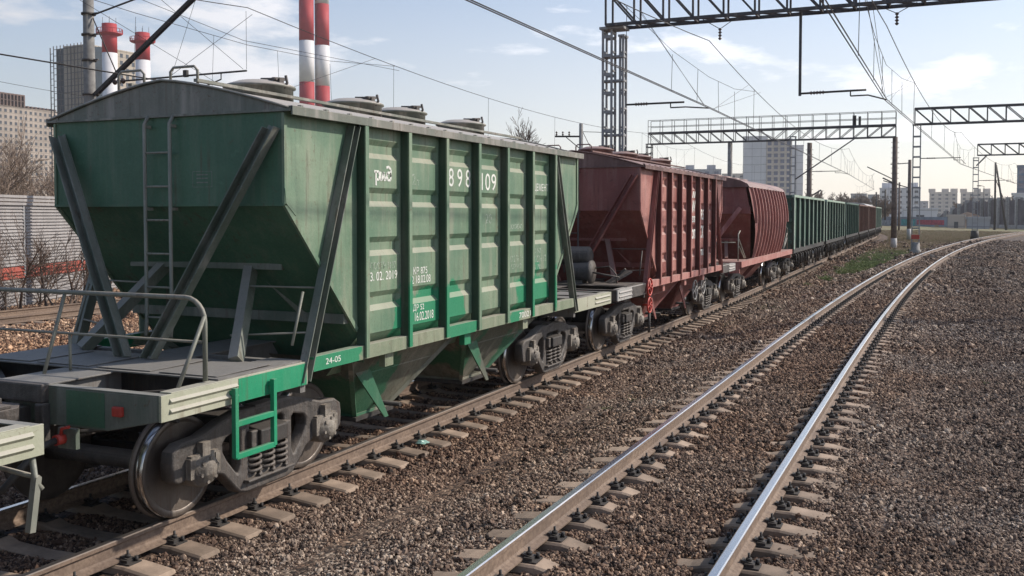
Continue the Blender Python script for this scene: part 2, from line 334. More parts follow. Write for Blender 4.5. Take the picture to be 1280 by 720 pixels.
# ------------------------------------------------------------------ track paths
def sm(t): t = min(1, max(0, t)); return t*t*(3-2*t)
def offL(y):
    o = 0.
    if y > 32: o -= .0146*(y-32)*sm((y-30)/14)
    if y > 122: o -= (y-122)**2/(2*330)
    return o
def xL(y): return -7.06 + offL(y)
def xR(y): return -2.225 + (max(0, y-15)**2/(2*780) if y < 190 else (175**2/1560 + (y-190)*175/780))
def x3(y): return -23.3 + offL(y)*.6
RZ = .20
def railz(x, y): return 0
def ground_z(x, y):
    x = np.asarray(x, float); y = np.asarray(y, float)
    vL = np.vectorize(xL)(y); vR = np.vectorize(xR)(y); v3 = np.vectorize(x3)(y)
    base = np.where(x > vR, -.08 - .30*np.clip((x-vR-4.5)/3.5, 0, 1), -.36)
    base = np.where(x < -9.5, -.34, base)
    def bank(d, top, w0, w1, bs): return np.where(d < w0, top, np.where(d < w1, top + (bs-top)*((d-w0)/(w1-w0)), bs))
    z = np.maximum(base, bank(abs(x-vL), -.255, 1.75, 2.6, -.36))
    z = np.maximum(z, bank(abs(x-vR), -.055, 1.65, 2.9, -.36))
    z = np.maximum(z, bank(abs(x-v3), -.235, 1.7, 2.5, -.36))
    # ditch at the far right, gentle swells
    dr = x-vR
    z = z - .55*np.clip((dr-3.6)/1.6, 0, 1)*np.clip((y-32)/14, 0, 1)*np.clip((150-y)/30, 0, 1) + .5*np.clip((dr-7)/4, 0, 1)*np.clip((y-32)/14, 0, 1)
    z = z + .03*np.sin(x*1.7+y*.31)*np.sin(y*.9-x*.4)*(abs(x-vL) > 1.8)*(abs(x-vR) > 1.8)
    z = z + .25*(np.sin(x*.11+2)*np.sin(y*.07))*np.clip((y-70)/60, 0, 1)*np.clip((abs(x-vR)-5)/6, 0, 1)*(x > vL+3)
    return z

def make_ground():
    xs = np.unique(np.concatenate([np.linspace(-1500, -60, 25), np.arange(-60, -32, 2), np.arange(-32, 14, .35), np.arange(14, 60, 2), np.linspace(60, 1500, 25)]))
    ys = np.unique(np.concatenate([np.linspace(-60, 0, 8), np.arange(0, 60, .5), np.arange(60, 220, 2.5), np.linspace(220, 2500, 40)]))
    X, Y = np.meshgrid(xs, ys); Z = ground_z(X, Y)
    n, m_ = X.shape
    vs = np.stack([X.ravel(), Y.ravel(), Z.ravel()], 1)
    i = np.arange(n*m_).reshape(n, m_)
    fs = np.stack([i[:-1, :-1].ravel(), i[:-1, 1:].ravel(), i[1:, 1:].ravel(), i[1:, :-1].ravel()], 1)
    me = bpy.data.meshes.new('ground'); me.from_pydata(vs.tolist(), [], fs.tolist()); me.polygons.foreach_set('use_smooth', [True]*len(fs)); me.update()
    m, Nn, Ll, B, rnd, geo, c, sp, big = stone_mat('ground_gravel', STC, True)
    pos = geo.outputs['Position']
    v2 = Nn.new('ShaderNodeTexVoronoi'); v2.inputs['Scale'].default_value = 22; v2.feature = 'DISTANCE_TO_EDGE'; Ll.new(pos, v2.inputs['Vector'])
    c = mixn(Nn, Ll, thr(Nn, Ll, v2.outputs['Distance'], .0, .14, .75, 0), c, (.25,.22,.2), 'MULTIPLY')
    c = mixn(Nn, Ll, 1.0, c, (.62,.585,.56), 'MULTIPLY')  # tint darkened overall, standing for the shadows between loose stones
    # dry grass land: far field and between the tracks beyond ~45 m
    gn = noise(Nn, Ll, 1.5, 8, .7, pos); gn2 = noise(Nn, Ll, .13, 5, .6, pos); gf = noise(Nn, Ll, 9, 6, .75, pos)
    grass = ramp(Nn, [(.30, (.095,.08,.04)), (.46, (.19,.145,.075)), (.56, (.13,.14,.05)), (.70, (.07,.12,.03))]); Ll.new(mth(Nn, Ll, 'ADD', mth(Nn, Ll, 'MULTIPLY', gn2, .55), mth(Nn, Ll, 'MULTIPLY', gf, .45)), grass.inputs[0])
    yy = mth(Nn, Ll, 'ADD', sp.outputs[1], mth(Nn, Ll, 'MULTIPLY', gn, 14.0))
    gm = mth(Nn, Ll, 'MULTIPLY', thr(Nn, Ll, yy, 60, 70), 1.0)
    # signed distance from the right track (its far part bends right)
    ym = mth(Nn, Ll, 'MAXIMUM', mth(Nn, Ll, 'SUBTRACT', sp.outputs[1], 15.), 0.)
    xr = mth(Nn, Ll, 'SUBTRACT', mth(Nn, Ll, 'DIVIDE', mth(Nn, Ll, 'MULTIPLY', ym, ym), 1560.), 2.225)
    dR = mth(Nn, Ll, 'SUBTRACT', sp.outputs[0], xr)
    g_left = thr(Nn, Ll, mth(Nn, Ll, 'ADD', dR, mth(Nn, Ll, 'MULTIPLY', gn, .8)), -2.4, -3.0)
    xl = mth(Nn, Ll, 'ADD', mth(Nn, Ll, 'MULTIPLY', mth(Nn, Ll, 'SUBTRACT', sp.outputs[1], 32.), -.0146), -7.06)
    dL = mth(Nn, Ll, 'SUBTRACT', sp.outputs[0], xl)
    g_left = mth(Nn, Ll, 'MULTIPLY', g_left, thr(Nn, Ll, mth(Nn, Ll, 'ADD', dL, mth(Nn, Ll, 'MULTIPLY', gn, -.8)), 1.9, 2.6))
    gm = mth(Nn, Ll, 'MULTIPLY', gm, g_left)
    far = thr(Nn, Ll, sp.outputs[1], 175, 190)
    farx = thr(Nn, Ll, mth(Nn, Ll, 'ABSOLUTE', sp.outputs[0]), 40, 46)
    gm = mth(Nn, Ll, 'MAXIMUM', gm, mth(Nn, Ll, 'MAXIMUM', far, farx))
    c = mixn(Nn, Ll, gm, c, grass.outputs[0])
    # brown bare earth on the right bank
    em = mth(Nn, Ll, 'MULTIPLY', thr(Nn, Ll, mth(Nn, Ll, 'ADD', dR, mth(Nn, Ll, 'MULTIPLY', gn, 3.0)), 5.2, 6.2), thr(Nn, Ll, mth(Nn, Ll, 'ADD', sp.outputs[1], mth(Nn, Ll, 'MULTIPLY', gn, 8.0)), 34, 44))
    c = mixn(Nn, Ll, mth(Nn, Ll, 'MULTIPLY', em, .9), c, mixn(Nn, Ll, thr(Nn, Ll, gf, .3, .7), (.045,.030,.024), (.15,.105,.08)))
    Ll.new(c, B.inputs['Base Color'])
    bp = Nn.new('ShaderNodeBump'); bp.inputs['Strength'].default_value = .8; bp.inputs['Distance'].default_value = .03
    Ll.new(mth(Nn, Ll, 'ADD', v2.outputs['Distance'], mth(Nn, Ll, 'MULTIPLY', rnd, .35)), bp.inputs['Height']); Ll.new(bp.outputs[0], B.inputs['Normal'])
    me.materials.append(m)
    tag(link('ground', me), kind='structure')
make_ground()

# ------------------------------------------------------------------ rails and sleepers
PROF = [(-.075,-.18), (.075,-.18), (.075,-.168), (.028,-.15), (.010,-.135), (.009,-.055), (.020,-.043), (.0375,-.036), (.0375,-.008), (.028,-.001), (-.028,-.001), (-.0375,-.008), (-.0375,-.036), (-.020,-.043), (-.009,-.055), (-.010,-.135), (-.028,-.15), (-.075,-.168)]
def rail(xf, off, z, y0, y1, head, label, cant=0):
    ys = list(np.arange(y0, min(y1, 60), 1.0)) + list(np.arange(60, y1+.1, 2.5)) if y1 > 60 else list(np.arange(y0, y1+.1, 1.))
    n = len(PROF); vs = []
    for y in ys:
        dx = (xf(y+.5)-xf(y-.5)); nx, ny = 1/math.hypot(1, dx), -dx/math.hypot(1, dx)
        for px, pz in PROF: vs.append((xf(y)+nx*(off+px), y+ny*(off+px), z+pz))
    fs = [(i*n+j, i*n+(j+1) % n, (i+1)*n+(j+1) % n, (i+1)*n+j) for i in range(len(ys)-1) for j in range(n)]
    me = bpy.data.meshes.new('rail'); me.from_pydata(vs, [], fs); me.materials.append(M['rail']); me.materials.append(head)
    mi = [1 if 8 <= f % n <= 10 else 0 for f in range(len(fs))]
    me.polygons.foreach_set('material_index', mi)
    bm = bmesh.new(); bm.from_mesh(me); bmesh.ops.recalc_face_normals(bm, faces=bm.faces); bm.to_mesh(me); bm.free(); me.update()
    return tag(link('rail', me), label, 'rail')
G = .795
rail(xL, G, 0, -3, 200, M['head_dull'], 'brown rusty rail nearest the camera under the freight train')
rail(xL, -G, 0, -3, 200, M['head_shiny'], 'rail under the far side of the freight train, seen between its wheels')
rail(xR, -G, RZ, -3, 330, M['head_shiny'], 'left polished rail of the empty curving track')
rail(xR, G, RZ, -3, 330, M['head_shiny'], 'right polished rail of the empty curving track, nearest the dark gravel')
rail(x3, G, .0, -3, 200, M['rail'], 'rusty rail of the track beyond the train, on its near side')
rail(x3, -G, .0, -3, 200, M['rail'], 'rusty rail of the track beyond the train, on its side next to the panel wall')

def sleeper_mesh():
    st = [(-1.35, -.075, .10), (-1.31, -.03, .125), (-1.0, .0, .125), (-.95, .0, .12), (-.6, .0, .115), (-.45, -.035, .10), (0, -.05, .095)]
    st = st + [(-x, z, w_) for x, z, w_ in st[-2::-1]]
    vs = []; fs = []
    for x, z, w_ in st:
        vs += [(x, -w_-.025, -.22), (x, w_+.025, -.22), (x, w_, z-.015), (x, w_-.02, z), (x, -w_+.02, z), (x, -w_, z-.015)]
    for i in range(len(st)-1):
        for j in range(6): fs.append((i*6+j, i*6+(j+1) % 6, (i+1)*6+(j+1) % 6, (i+1)*6+j))
    fs.append((5,4,3,2,1,0)); b = (len(st)-1)*6; fs.append(tuple(b+j for j in range(6)))
    m = MB(); m.add(vs, fs); return m.mesh('sleeper')
def clip_mesh():
    m = MB()
    m.box(-.19, .19, -.07, .07, .0, .012)
    for s in (-1, 1):
        m.box(s*.115-.035, s*.115+.035, -.055, .055, .012, .035)
        m.beam((s*.05, 0, .045), (s*.14, 0, .028), .07, .02)
        m.tube([(s*.105, 0, .02), (s*.105, 0, .105)], .011, 6)
        m.tube([(s*.105, 0, .045), (s*.105, 0, .068)], .024, 6)
        m.tube([(s*.165, .035, .01), (s*.165, .035, .055)], .016, 6)
    return m.mesh('rail_clip')
SM, CM = sleeper_mesh(), clip_mesh(); SM.materials.append(M['sleeper']); CM.materials.append(M['iron_dark'])
far_sl = MB(); sl_pos = []
SP = .545
def lay(xf, z, y0, y1, ymax_single, label, group, clip_to):
    y = y0
    while y < y1:
        dx = xf(y+.5)-xf(y-.5); a = -math.atan(dx)
        jit = random.uniform(-.02, .02)
        sl_pos.append((xf(y)+jit, y, a))
        if y < ymax_single:
            o = link('sleeper', SM); o.location = (xf(y)+jit, y, z); o.rotation_euler = (0, 0, a+random.uniform(-.012, .012))
            tag(o, label, 'sleeper', group)
            if y < clip_to:
                for s in (-1, 1):
                    c = link('rail_clip', CM, parent=o); c.location = (s*G-jit, 0, 0)
        else:
            c, s_ = math.cos(a), math.sin(a); x0 = xf(y)
            vs = [(x0+c*px-s_*py, y+s_*px+c*py, z+pz) for px, py, pz in ((-1.35,-.12,-.05), (1.35,-.12,-.05), (1.35,.12,-.05), (-1.35,.12,-.05), (-1.3,-.1,0), (1.3,-.1,0), (1.3,.1,0), (-1.3,.1,0))]
            far_sl.add(vs, [(4,5,6,7), (0,1,5,4), (1,2,6,5), (2,3,7,6), (3,0,4,7)])
        y += SP
lay(xL, -.192, 3.86, 195, 75, 'concrete sleeper under the freight train', 'concrete sleepers of the track carrying the freight train', 60)
lay(xR, RZ-.192, 4.2, 180, 72, 'concrete sleeper of the empty curving track', 'concrete sleepers of the empty curving track', 50)
lay(x3, -.192, 15, 60, 0, '', '', 0)
o = far_sl.build('sleeper', M['sleeper']); tag(o, 'distant concrete sleepers of all the tracks', 'sleepers', kind='stuff')

# ------------------------------------------------------------------ ballast stones
def ballast():
    rocks = bpy.data.collections.new('rock_kinds')
    for k in range(7):
        bm = bmesh.new(); bmesh.ops.create_icosphere(bm, subdivisions=1 if k < 5 else 2, radius=1)
        rs = random.Random(k)
        sx, sy, sz = rs.uniform(.8, 1.3), rs.uniform(.7, 1.0), rs.uniform(.5, .8)
        for v in bm.verts:
            f = rs.uniform(.72, 1.18); v.co = Vector((v.co.x*sx*f, v.co.y*sy*f, v.co.z*sz*f))
        me = bpy.data.meshes.new('rock'); bm.to_mesh(me); bm.free(); me.materials.append(M['stone'])
        rocks.objects.link(bpy.data.objects.new('rock', me))
    pts = []; scl = []
    def region(x0, x1, y0, y1, dens, size, dmin, dmax):
        n = int((x1-x0)*(y1-y0)*dens); x = RNG.uniform(x0, x1, n); y = RNG.uniform(y0, y1, n)
        # distance and bearing from the camera, with a margin for a side step
        fwd = -math.sin(YAW)*x + math.cos(YAW)*y; lat = math.cos(YAW)*x + math.sin(YAW)*y
        d = fwd
        ok = (d >= dmin) & (d < dmax) & (abs(lat) < fwd*.56+1.2)
        x, y = x[ok], y[ok]
        # skip what cannot be seen behind the wagons in the middle of nowhere
        s = size*RNG.uniform(.6, 1.35, len(x))*np.where(RNG.random(len(x)) < .05, 1.7, 1)*np.where(RNG.random(len(x)) < .3, .65, 1)
        pts.append((x, y)); scl.append(s)
    region(-14, 8, 1.5, 14, 2300, .0172, 3.5, 11)
    region(-26, 14, 2, 26, 1350, .0225, 10.6, 19)
    region(-30, 20, 8, 44, 400, .032, 19, 34)
    region(-30, 22, 20, 75, 100, .056, 34, 60)
    region(-12, 8, 45, 112, 42, .085, 60, 105)
    x = np.concatenate([p[0] for p in pts]); y = np.concatenate([p[1] for p in pts]); s = np.concatenate(scl)
    z = ground_z(x, y)
    vL = np.vectorize(xL)(y); vR = np.vectorize(xR)(y); v3 = np.vectorize(x3)(y)
    keep = np.ones(len(x), bool)
    for v, y0 in ((vL, 3.86), (vR, 4.2)):
        d = x - v; ph = (y - y0 + SP/2) % SP - SP/2
        mid = (abs(d) < .44+.1*np.sin(y*3.1)) if y0 == 4.2 else (abs(d) < .0)
        if y0 == 4.2: mid = mid | ((d > 1.12+.10*np.sin(y*2.9)) & (RNG.random(len(x)) < .8)) | ((d < -1.24+.06*np.sin(y*2.3)) & (RNG.random(len(x)) < .5))
        keep &= ~((abs(d) < 1.34) & (abs(ph) < .118) & (RNG.random(len(x)) > .012) & ~mid)
        keep &= ~(abs(abs(d)-G) < .10)
        keep &= ~((abs(d) < 1.37) & (abs(ph) < .125) & (abs(d) > 1.2) & (RNG.random(len(x)) < .5))
    keep &= ~(abs(abs(x-v3)-G) < .10)
    # worn pads of gravel: heaps slightly above the ground
    z = z + s*RNG.uniform(-.25, .55, len(x)) + .007*np.sin(x*5.1+1.7*np.sin(y*2.3))*np.sin(y*4.3+x) + np.where(abs(x-vR) < .5, .036, 0) + np.where((abs(x-vR) > 1.05) & (abs(x-vR) < 1.4), .03, 0)
    x, y, z, s = x[keep], y[keep], z[keep], s[keep]
    me = bpy.data.meshes.new('ballast_stones'); me.vertices.add(len(x))
    me.vertices.foreach_set('co', np.stack([x, y, z], 1).astype(np.float32).ravel())
    at = me.attributes.new('scl', 'FLOAT', 'POINT'); at.data.foreach_set('value', s.astype(np.float32))
    me.update(); me.materials.append(M['stone'])
    o = link('ballast_stones', me); tag(o, 'loose brown and grey crushed stone ballast around the tracks', 'ballast', kind='stuff')
    scatter(o, rocks, 6.28)
    print('stones', len(x))
def scatter(o, coll, tilt):
    g = bpy.data.node_groups.new('scatter', 'GeometryNodeTree')
    g.interface.new_socket('Geometry', in_out='INPUT', socket_type='NodeSocketGeometry'); g.interface.new_socket('Geometry', in_out='OUTPUT', socket_type='NodeSocketGeometry')
    gi = g.nodes.new('NodeGroupInput'); go = g.nodes.new('NodeGroupOutput')
    ci = g.nodes.new('GeometryNodeCollectionInfo'); ci.inputs['Collection'].default_value = coll; ci.inputs['Separate Children'].default_value = True; ci.inputs['Reset Children'].default_value = True
    mp = g.nodes.new('GeometryNodeMeshToPoints')
    ip = g.nodes.new('GeometryNodeInstanceOnPoints'); ip.inputs['Pick Instance'].default_value = True
    ri = g.nodes.new('FunctionNodeRandomValue'); ri.data_type = 'INT'; ri.inputs[4].default_value = 0; ri.inputs[5].default_value = len(coll.objects)-1
    rv = g.nodes.new('FunctionNodeRandomValue'); rv.data_type = 'FLOAT_VECTOR'; rv.inputs[0].default_value = (-tilt/2, -tilt/2, 0); rv.inputs[1].default_value = (tilt/2, tilt/2, 6.28)
    na = g.nodes.new('GeometryNodeInputNamedAttribute'); na.data_type = 'FLOAT'; na.inputs['Name'].default_value = 'scl'
    Lk = g.links
    Lk.new(gi.outputs[0], mp.inputs[0]); Lk.new(mp.outputs[0], ip.inputs['Points']); Lk.new(ci.outputs[0], ip.inputs['Instance'])
    Lk.new(ri.outputs[2], ip.inputs['Instance Index']); Lk.new(rv.outputs[0], ip.inputs['Rotation']); Lk.new(na.outputs[0], ip.inputs['Scale'])
    Lk.new(ip.outputs[0], go.inputs[0])
    md = o.modifiers.new('scatter', 'NODES'); md.node_group = g
ballast()
# ------------------------------------------------------------------ bogies, couplers
def wheelset(parent, y, R0=.455):
    for s in (-1, 1):
        m = MB()
        m.lathe([(.735, .10), (.735, .36), (.725, .40), (.722, R0+.012), (.728, R0+.026), (.742, R0+.028), (.756, R0+.014), (.762, R0+.002)], (0, y, R0), 'x', 48, True, s)
        m.lathe([(.852, R0-.006), (.858, R0-.012), (.858, R0-.058), (.850, R0-.066), (.815, R0-.085), (.790, .27), (.800, .20), (.835, .155), (.862, .135), (.862, .0)], (0, y, R0), 'x', 48, True, s)
        wh = m.build('wheel', M['wheel'], parent)
        t = MB(); t.lathe([(.762, R0+.002), (.80, R0-.001), (.852, R0-.006)], (0, y, R0), 'x', 48, True, s)
        # the running band: an open ring, thick enough to be solid
        t = MB(); t.lathe([(.7625, R0-.01), (.7625, R0+.0025), (.80, R0+.0005), (.8515, R0-.0045), (.8515, R0-.01)], (0, y, R0), 'x', 48, True, s)
        t.build('tread', M['tread'], parent)
    a = MB(); a.lathe([(-.74, .10), (-.5, .086), (.5, .086), (.74, .10)], (0, y, R0), 'x', 20)
    for s in (-1, 1): a.lathe([(.86, .085), (.95, .07), (1.13, .065)], (0, y, R0), 'x', 16, True, s)
    a.build('axle', M['iron'], parent)
def cast_frame(res):
    """bogie side frame: a closed outline with window holes, extruded with rounded edges"""
    half = [(0, .845), (.38, .85), (.62, .80), (.90, .715), (1.15, .70), (1.235, .65), (1.25, .56), (1.24, .43), (1.205, .40), (1.13, .40), (1.105, .44), (1.10, .555), (1.05, .60), (.80, .60), (.755, .555), (.75, .42), (.72, .375), (.62, .34), (.50, .22), (.40, .125), (.30, .10), (0, .10)]
    outl = half + [(-y, z) for y, z in half[-2:0:-1]]
    tri = [(.365, .36), (.40, .275), (.45, .27), (.60, .44), (.655, .53), (.655, .62), (.60, .675), (.42, .72), (.37, .68)]
    ctr = [(-.27, .21), (.27, .21), (.28, .26), (.28, .71), (.24, .75), (-.24, .75), (-.28, .71), (-.28, .26)]
    sm1 = [(.95+.045*math.cos(t), .665+.022*math.sin(t)) for t in [k*math.pi/5 for k in range(10)]]
    cu = bpy.data.curves.new('frame', 'CURVE'); cu.dimensions = '2D'; cu.fill_mode = 'BOTH'; cu.extrude = .052; cu.bevel_depth = .022 if res else .012; cu.bevel_resolution = res
    for loop in (outl, tri, [(-y, z) for y, z in tri], ctr, sm1, [(-y, z) for y, z in sm1]):
        sp = cu.splines.new('POLY'); sp.points.add(len(loop)-1)
        for p_, (y, z) in zip(sp.points, loop): p_.co = (y, z, 0, 1)
        sp.use_cyclic_u = True
    t = bpy.data.objects.new('frame', cu); COL.objects.link(t)
    dg = bpy.context.evaluated_depsgraph_get(); dg.update(); me = bpy.data.meshes.new_from_object(t.evaluated_get(dg)); bpy.data.objects.remove(t); bpy.data.curves.remove(cu)
    co = np.empty(len(me.vertices)*3); me.vertices.foreach_get('co', co); co = co.reshape(-1, 3); me.vertices.foreach_set('co', np.stack([co[:, 2]*1.0, co[:, 0], co[:, 1]], 1).ravel())
    me.materials.clear(); me.materials.append(M['iron']); me.update(); return me
SIDE_FRAME = [cast_frame(1), cast_frame(0)]
def make_bogie(parent, y0, detail=2):
    """three-piece freight bogie: cast side frames, coil spring nests, bolster"""
    b = bpy.data.objects.new('bogie', None); COL.objects.link(b); b.parent = parent; b.location = (0, y0, 0); b.empty_display_size = .3
    for y in (-.925, .925): wheelset(b, y)
    for s in (-1, 1):
        sf = link('side_frame', SIDE_FRAME[0 if detail > 1 else 1], parent=b); sf.location = (1.02*s, 0, 0)
        m = MB(); X = 1.02*s; m.box(X-.14, X+.14, -.36, .36, .185, .212); m.box(X-.07, X+.07, -.17, .17, .84, .885); m.box(X-.13, X+.13, -.30, .30, .50, .66); m.build('spring_seat', M['iron'], b, bevel=.012)
        for yy in (-.925, .925):
            a = MB(); o = (0, yy, .455)
            a.lathe([(.93, .135), (.95, .16), (1.12, .16), (1.145, .145), (1.145, .128), (1.18, .125), (1.185, .088), (1.21, .08), (1.21, 0)], o, 'x', 24, True, s)
            for k in range(6):
                t = k*math.pi/3+.3; c = (0, yy+.103*math.cos(t), .455+.103*math.sin(t)); a.lathe([(1.16, .018), (1.20, .018), (1.20, 0)], c, 'x', 6, False, s)
            a.box(min(s*.94, s*1.14), max(s*.94, s*1.14), yy-.17, yy+.17, .52, .60); a.box(min(s*1.08, s*1.16), max(s*1.08, s*1.16), yy-.05, yy+.05, .58, .70); a.box(min(s*.96, s*1.15), max(s*.96, s*1.15), yy-.19, yy-.13, .40, .58); a.box(min(s*.96, s*1.15), max(s*.96, s*1.15), yy+.13, yy+.19, .40, .58)
            a.build('axle_box', M['axlebox'], b, bevel=0)
        for (dx, yy) in ((.055, -.20), (.055, 0.), (.055, .20), (-.06, -.1), (-.06, .1)):
            sp = MB(); pts = []; turns = 4.5; k = int(turns*(12 if detail > 1 else 7))
            for i in range(k+1):
                t = 2*math.pi*turns*i/k; pts.append((s*(1.02+dx)+.072*math.cos(t), yy+.082*math.sin(t), .225+.25*i/k))
            sp.tube(pts, .0165, 6); sp.build('coil_spring', M['iron'], b)
    bo = MB(); bo.prism([(-1.19, .50), (1.19, .50), (1.19, .66), (.7, .74), (-.7, .74), (-1.19, .66)], 'y', -.21, .21)
    bo.box(-.35, .35, -.18, .18, .74, .93)
    bo.build('bolster', M['iron_dark'], b, bevel=.015)
    br = MB()
    for e in (-1, 1):
        br.beam((-.75, e*.42, .40), (.75, e*.42, .40), .08, .1); br.beam((0, e*.42, .42), (0, e*.1, .62), .05, .05)
        for s in (-1, 1): br.beam((s*.8, e*.44, .28), (s*.8, e*.46, .56), .07, .06)
    br.build('brake_rigging', M['iron_dark'], b)
    return b
def coupler(parent, y, e):
    """knuckle coupler head pointing along e (+1/-1) at the frame end y"""
    m = MB(); f = lambda d: y+e*d
    def bx(x0, x1, a, b_, z0, z1): m.box(x0, x1, min(f(a), f(b_)), max(f(a), f(b_)), z0, z1)
    bx(-.09, .09, -.4, .16, .90, 1.10)
    m.prism([(-.11, f(.12)), (.11, f(.12)), (.24, f(.24)), (.25, f(.50)), (.14, f(.52)), (.10, f(.33)), (-.03, f(.29)), (-.10, f(.36)), (-.22, f(.36)), (-.24, f(.22))], 'z', .86, 1.14)
    bx(-.20, .0, .2, .32, 1.14, 1.19); bx(.10, .23, .3, .46, 1.14, 1.17); bx(-.2, .22, .18, .3, .82, .86)
    m.tube([(-.02, f(.24), 1.14), (-.02, f(.24), 1.26), (-.12, f(.24), 1.30)], .02, 8)
    m.build('coupler', M['iron'], parent, bevel=.02)
    s = MB(); s.box(-.30, .30, min(f(-.02), f(.07)), max(f(-.02), f(.07)), 1.14, 1.30)
    s.box(-.32, -.22, min(f(0), f(.08)), max(f(0), f(.08)), .82, 1.14); s.box(.22, .32, min(f(0), f(.08)), max(f(0), f(.08)), .82, 1.14); s.box(-.3, .3, min(f(0), f(.12)), max(f(0), f(.12)), .77, .84)
    s.build('coupler_guide', M['iron'], parent, bevel=.015)
def brake_hose(parent, y, e, x=.42):
    h = MB(); f = lambda d: y+e*d
    h.tube([(x, f(-.3), .86), (x, f(.02), .86)], .028, 8); h.build('brake_pipe', M['iron'], parent)
    h = MB(); h.tube([(x, f(.08), .86), (x-.02, f(.22), .83), (x-.06, f(.36), .70), (x-.14, f(.46), .55), (x-.22, f(.50), .47), (x-.3, f(.52), .50)], .03, 8)
    h.build('brake_hose', M['rubber'], parent)
    c = MB(); c.tube([(x, f(.0), .86), (x, f(.10), .86)], .045, 8); c.tube([(x, f(.05), .86), (x+.02, f(.05), .95), (x+.1, f(.05), .97)], .015, 6)
    c.build('end_cock', M['redpaint'], parent)
def hand_wheel(parent, c, r, mat):
    m = MB(); pts = [(c[0], c[1]+r*math.cos(t*math.pi/12), c[2]+r*math.sin(t*math.pi/12)) for t in range(25)]
    m.tube(pts, .018, 6)
    for k in range(4): m.tube([c, (c[0], c[1]+r*math.cos(k*math.pi/2+.4), c[2]+r*math.sin(k*math.pi/2+.4))], .013, 6)
    m.tube([(c[0]-.15, c[1], c[2]), (c[0]+.03, c[1], c[2])], .022, 8)
    m.build('hand_wheel', mat, parent)
def lettering(parent, text, y, z, h, x, mat, width=None, name='lettering', ext=.0015, shear=0, bold=0):
    cu = bpy.data.curves.new('text', 'FONT'); cu.body = text; cu.size = 1; cu.extrude = 0; cu.shear = shear; cu.offset = bold
    t = bpy.data.objects.new('text', cu); COL.objects.link(t)
    dg = bpy.context.evaluated_depsgraph_get(); dg.update(); me = bpy.data.meshes.new_from_object(t.evaluated_get(dg))
    bpy.data.objects.remove(t); bpy.data.curves.remove(cu)
    co = np.empty(len(me.vertices)*3); me.vertices.foreach_get('co', co); co = co.reshape(-1, 3)
    mn, mxx = co.min(0), co.max(0); k = h/(mxx[1]-mn[1]); kx = k if width is None else width/(mxx[0]-mn[0])
    new = np.stack([np.full(len(co), x), y+(co[:, 0]-mn[0])*kx, z+(co[:, 1]-mn[1])*k], 1)
    me.vertices.foreach_set('co', new.ravel()); me.materials.clear(); me.update()
    return link(name, me, mat, parent)

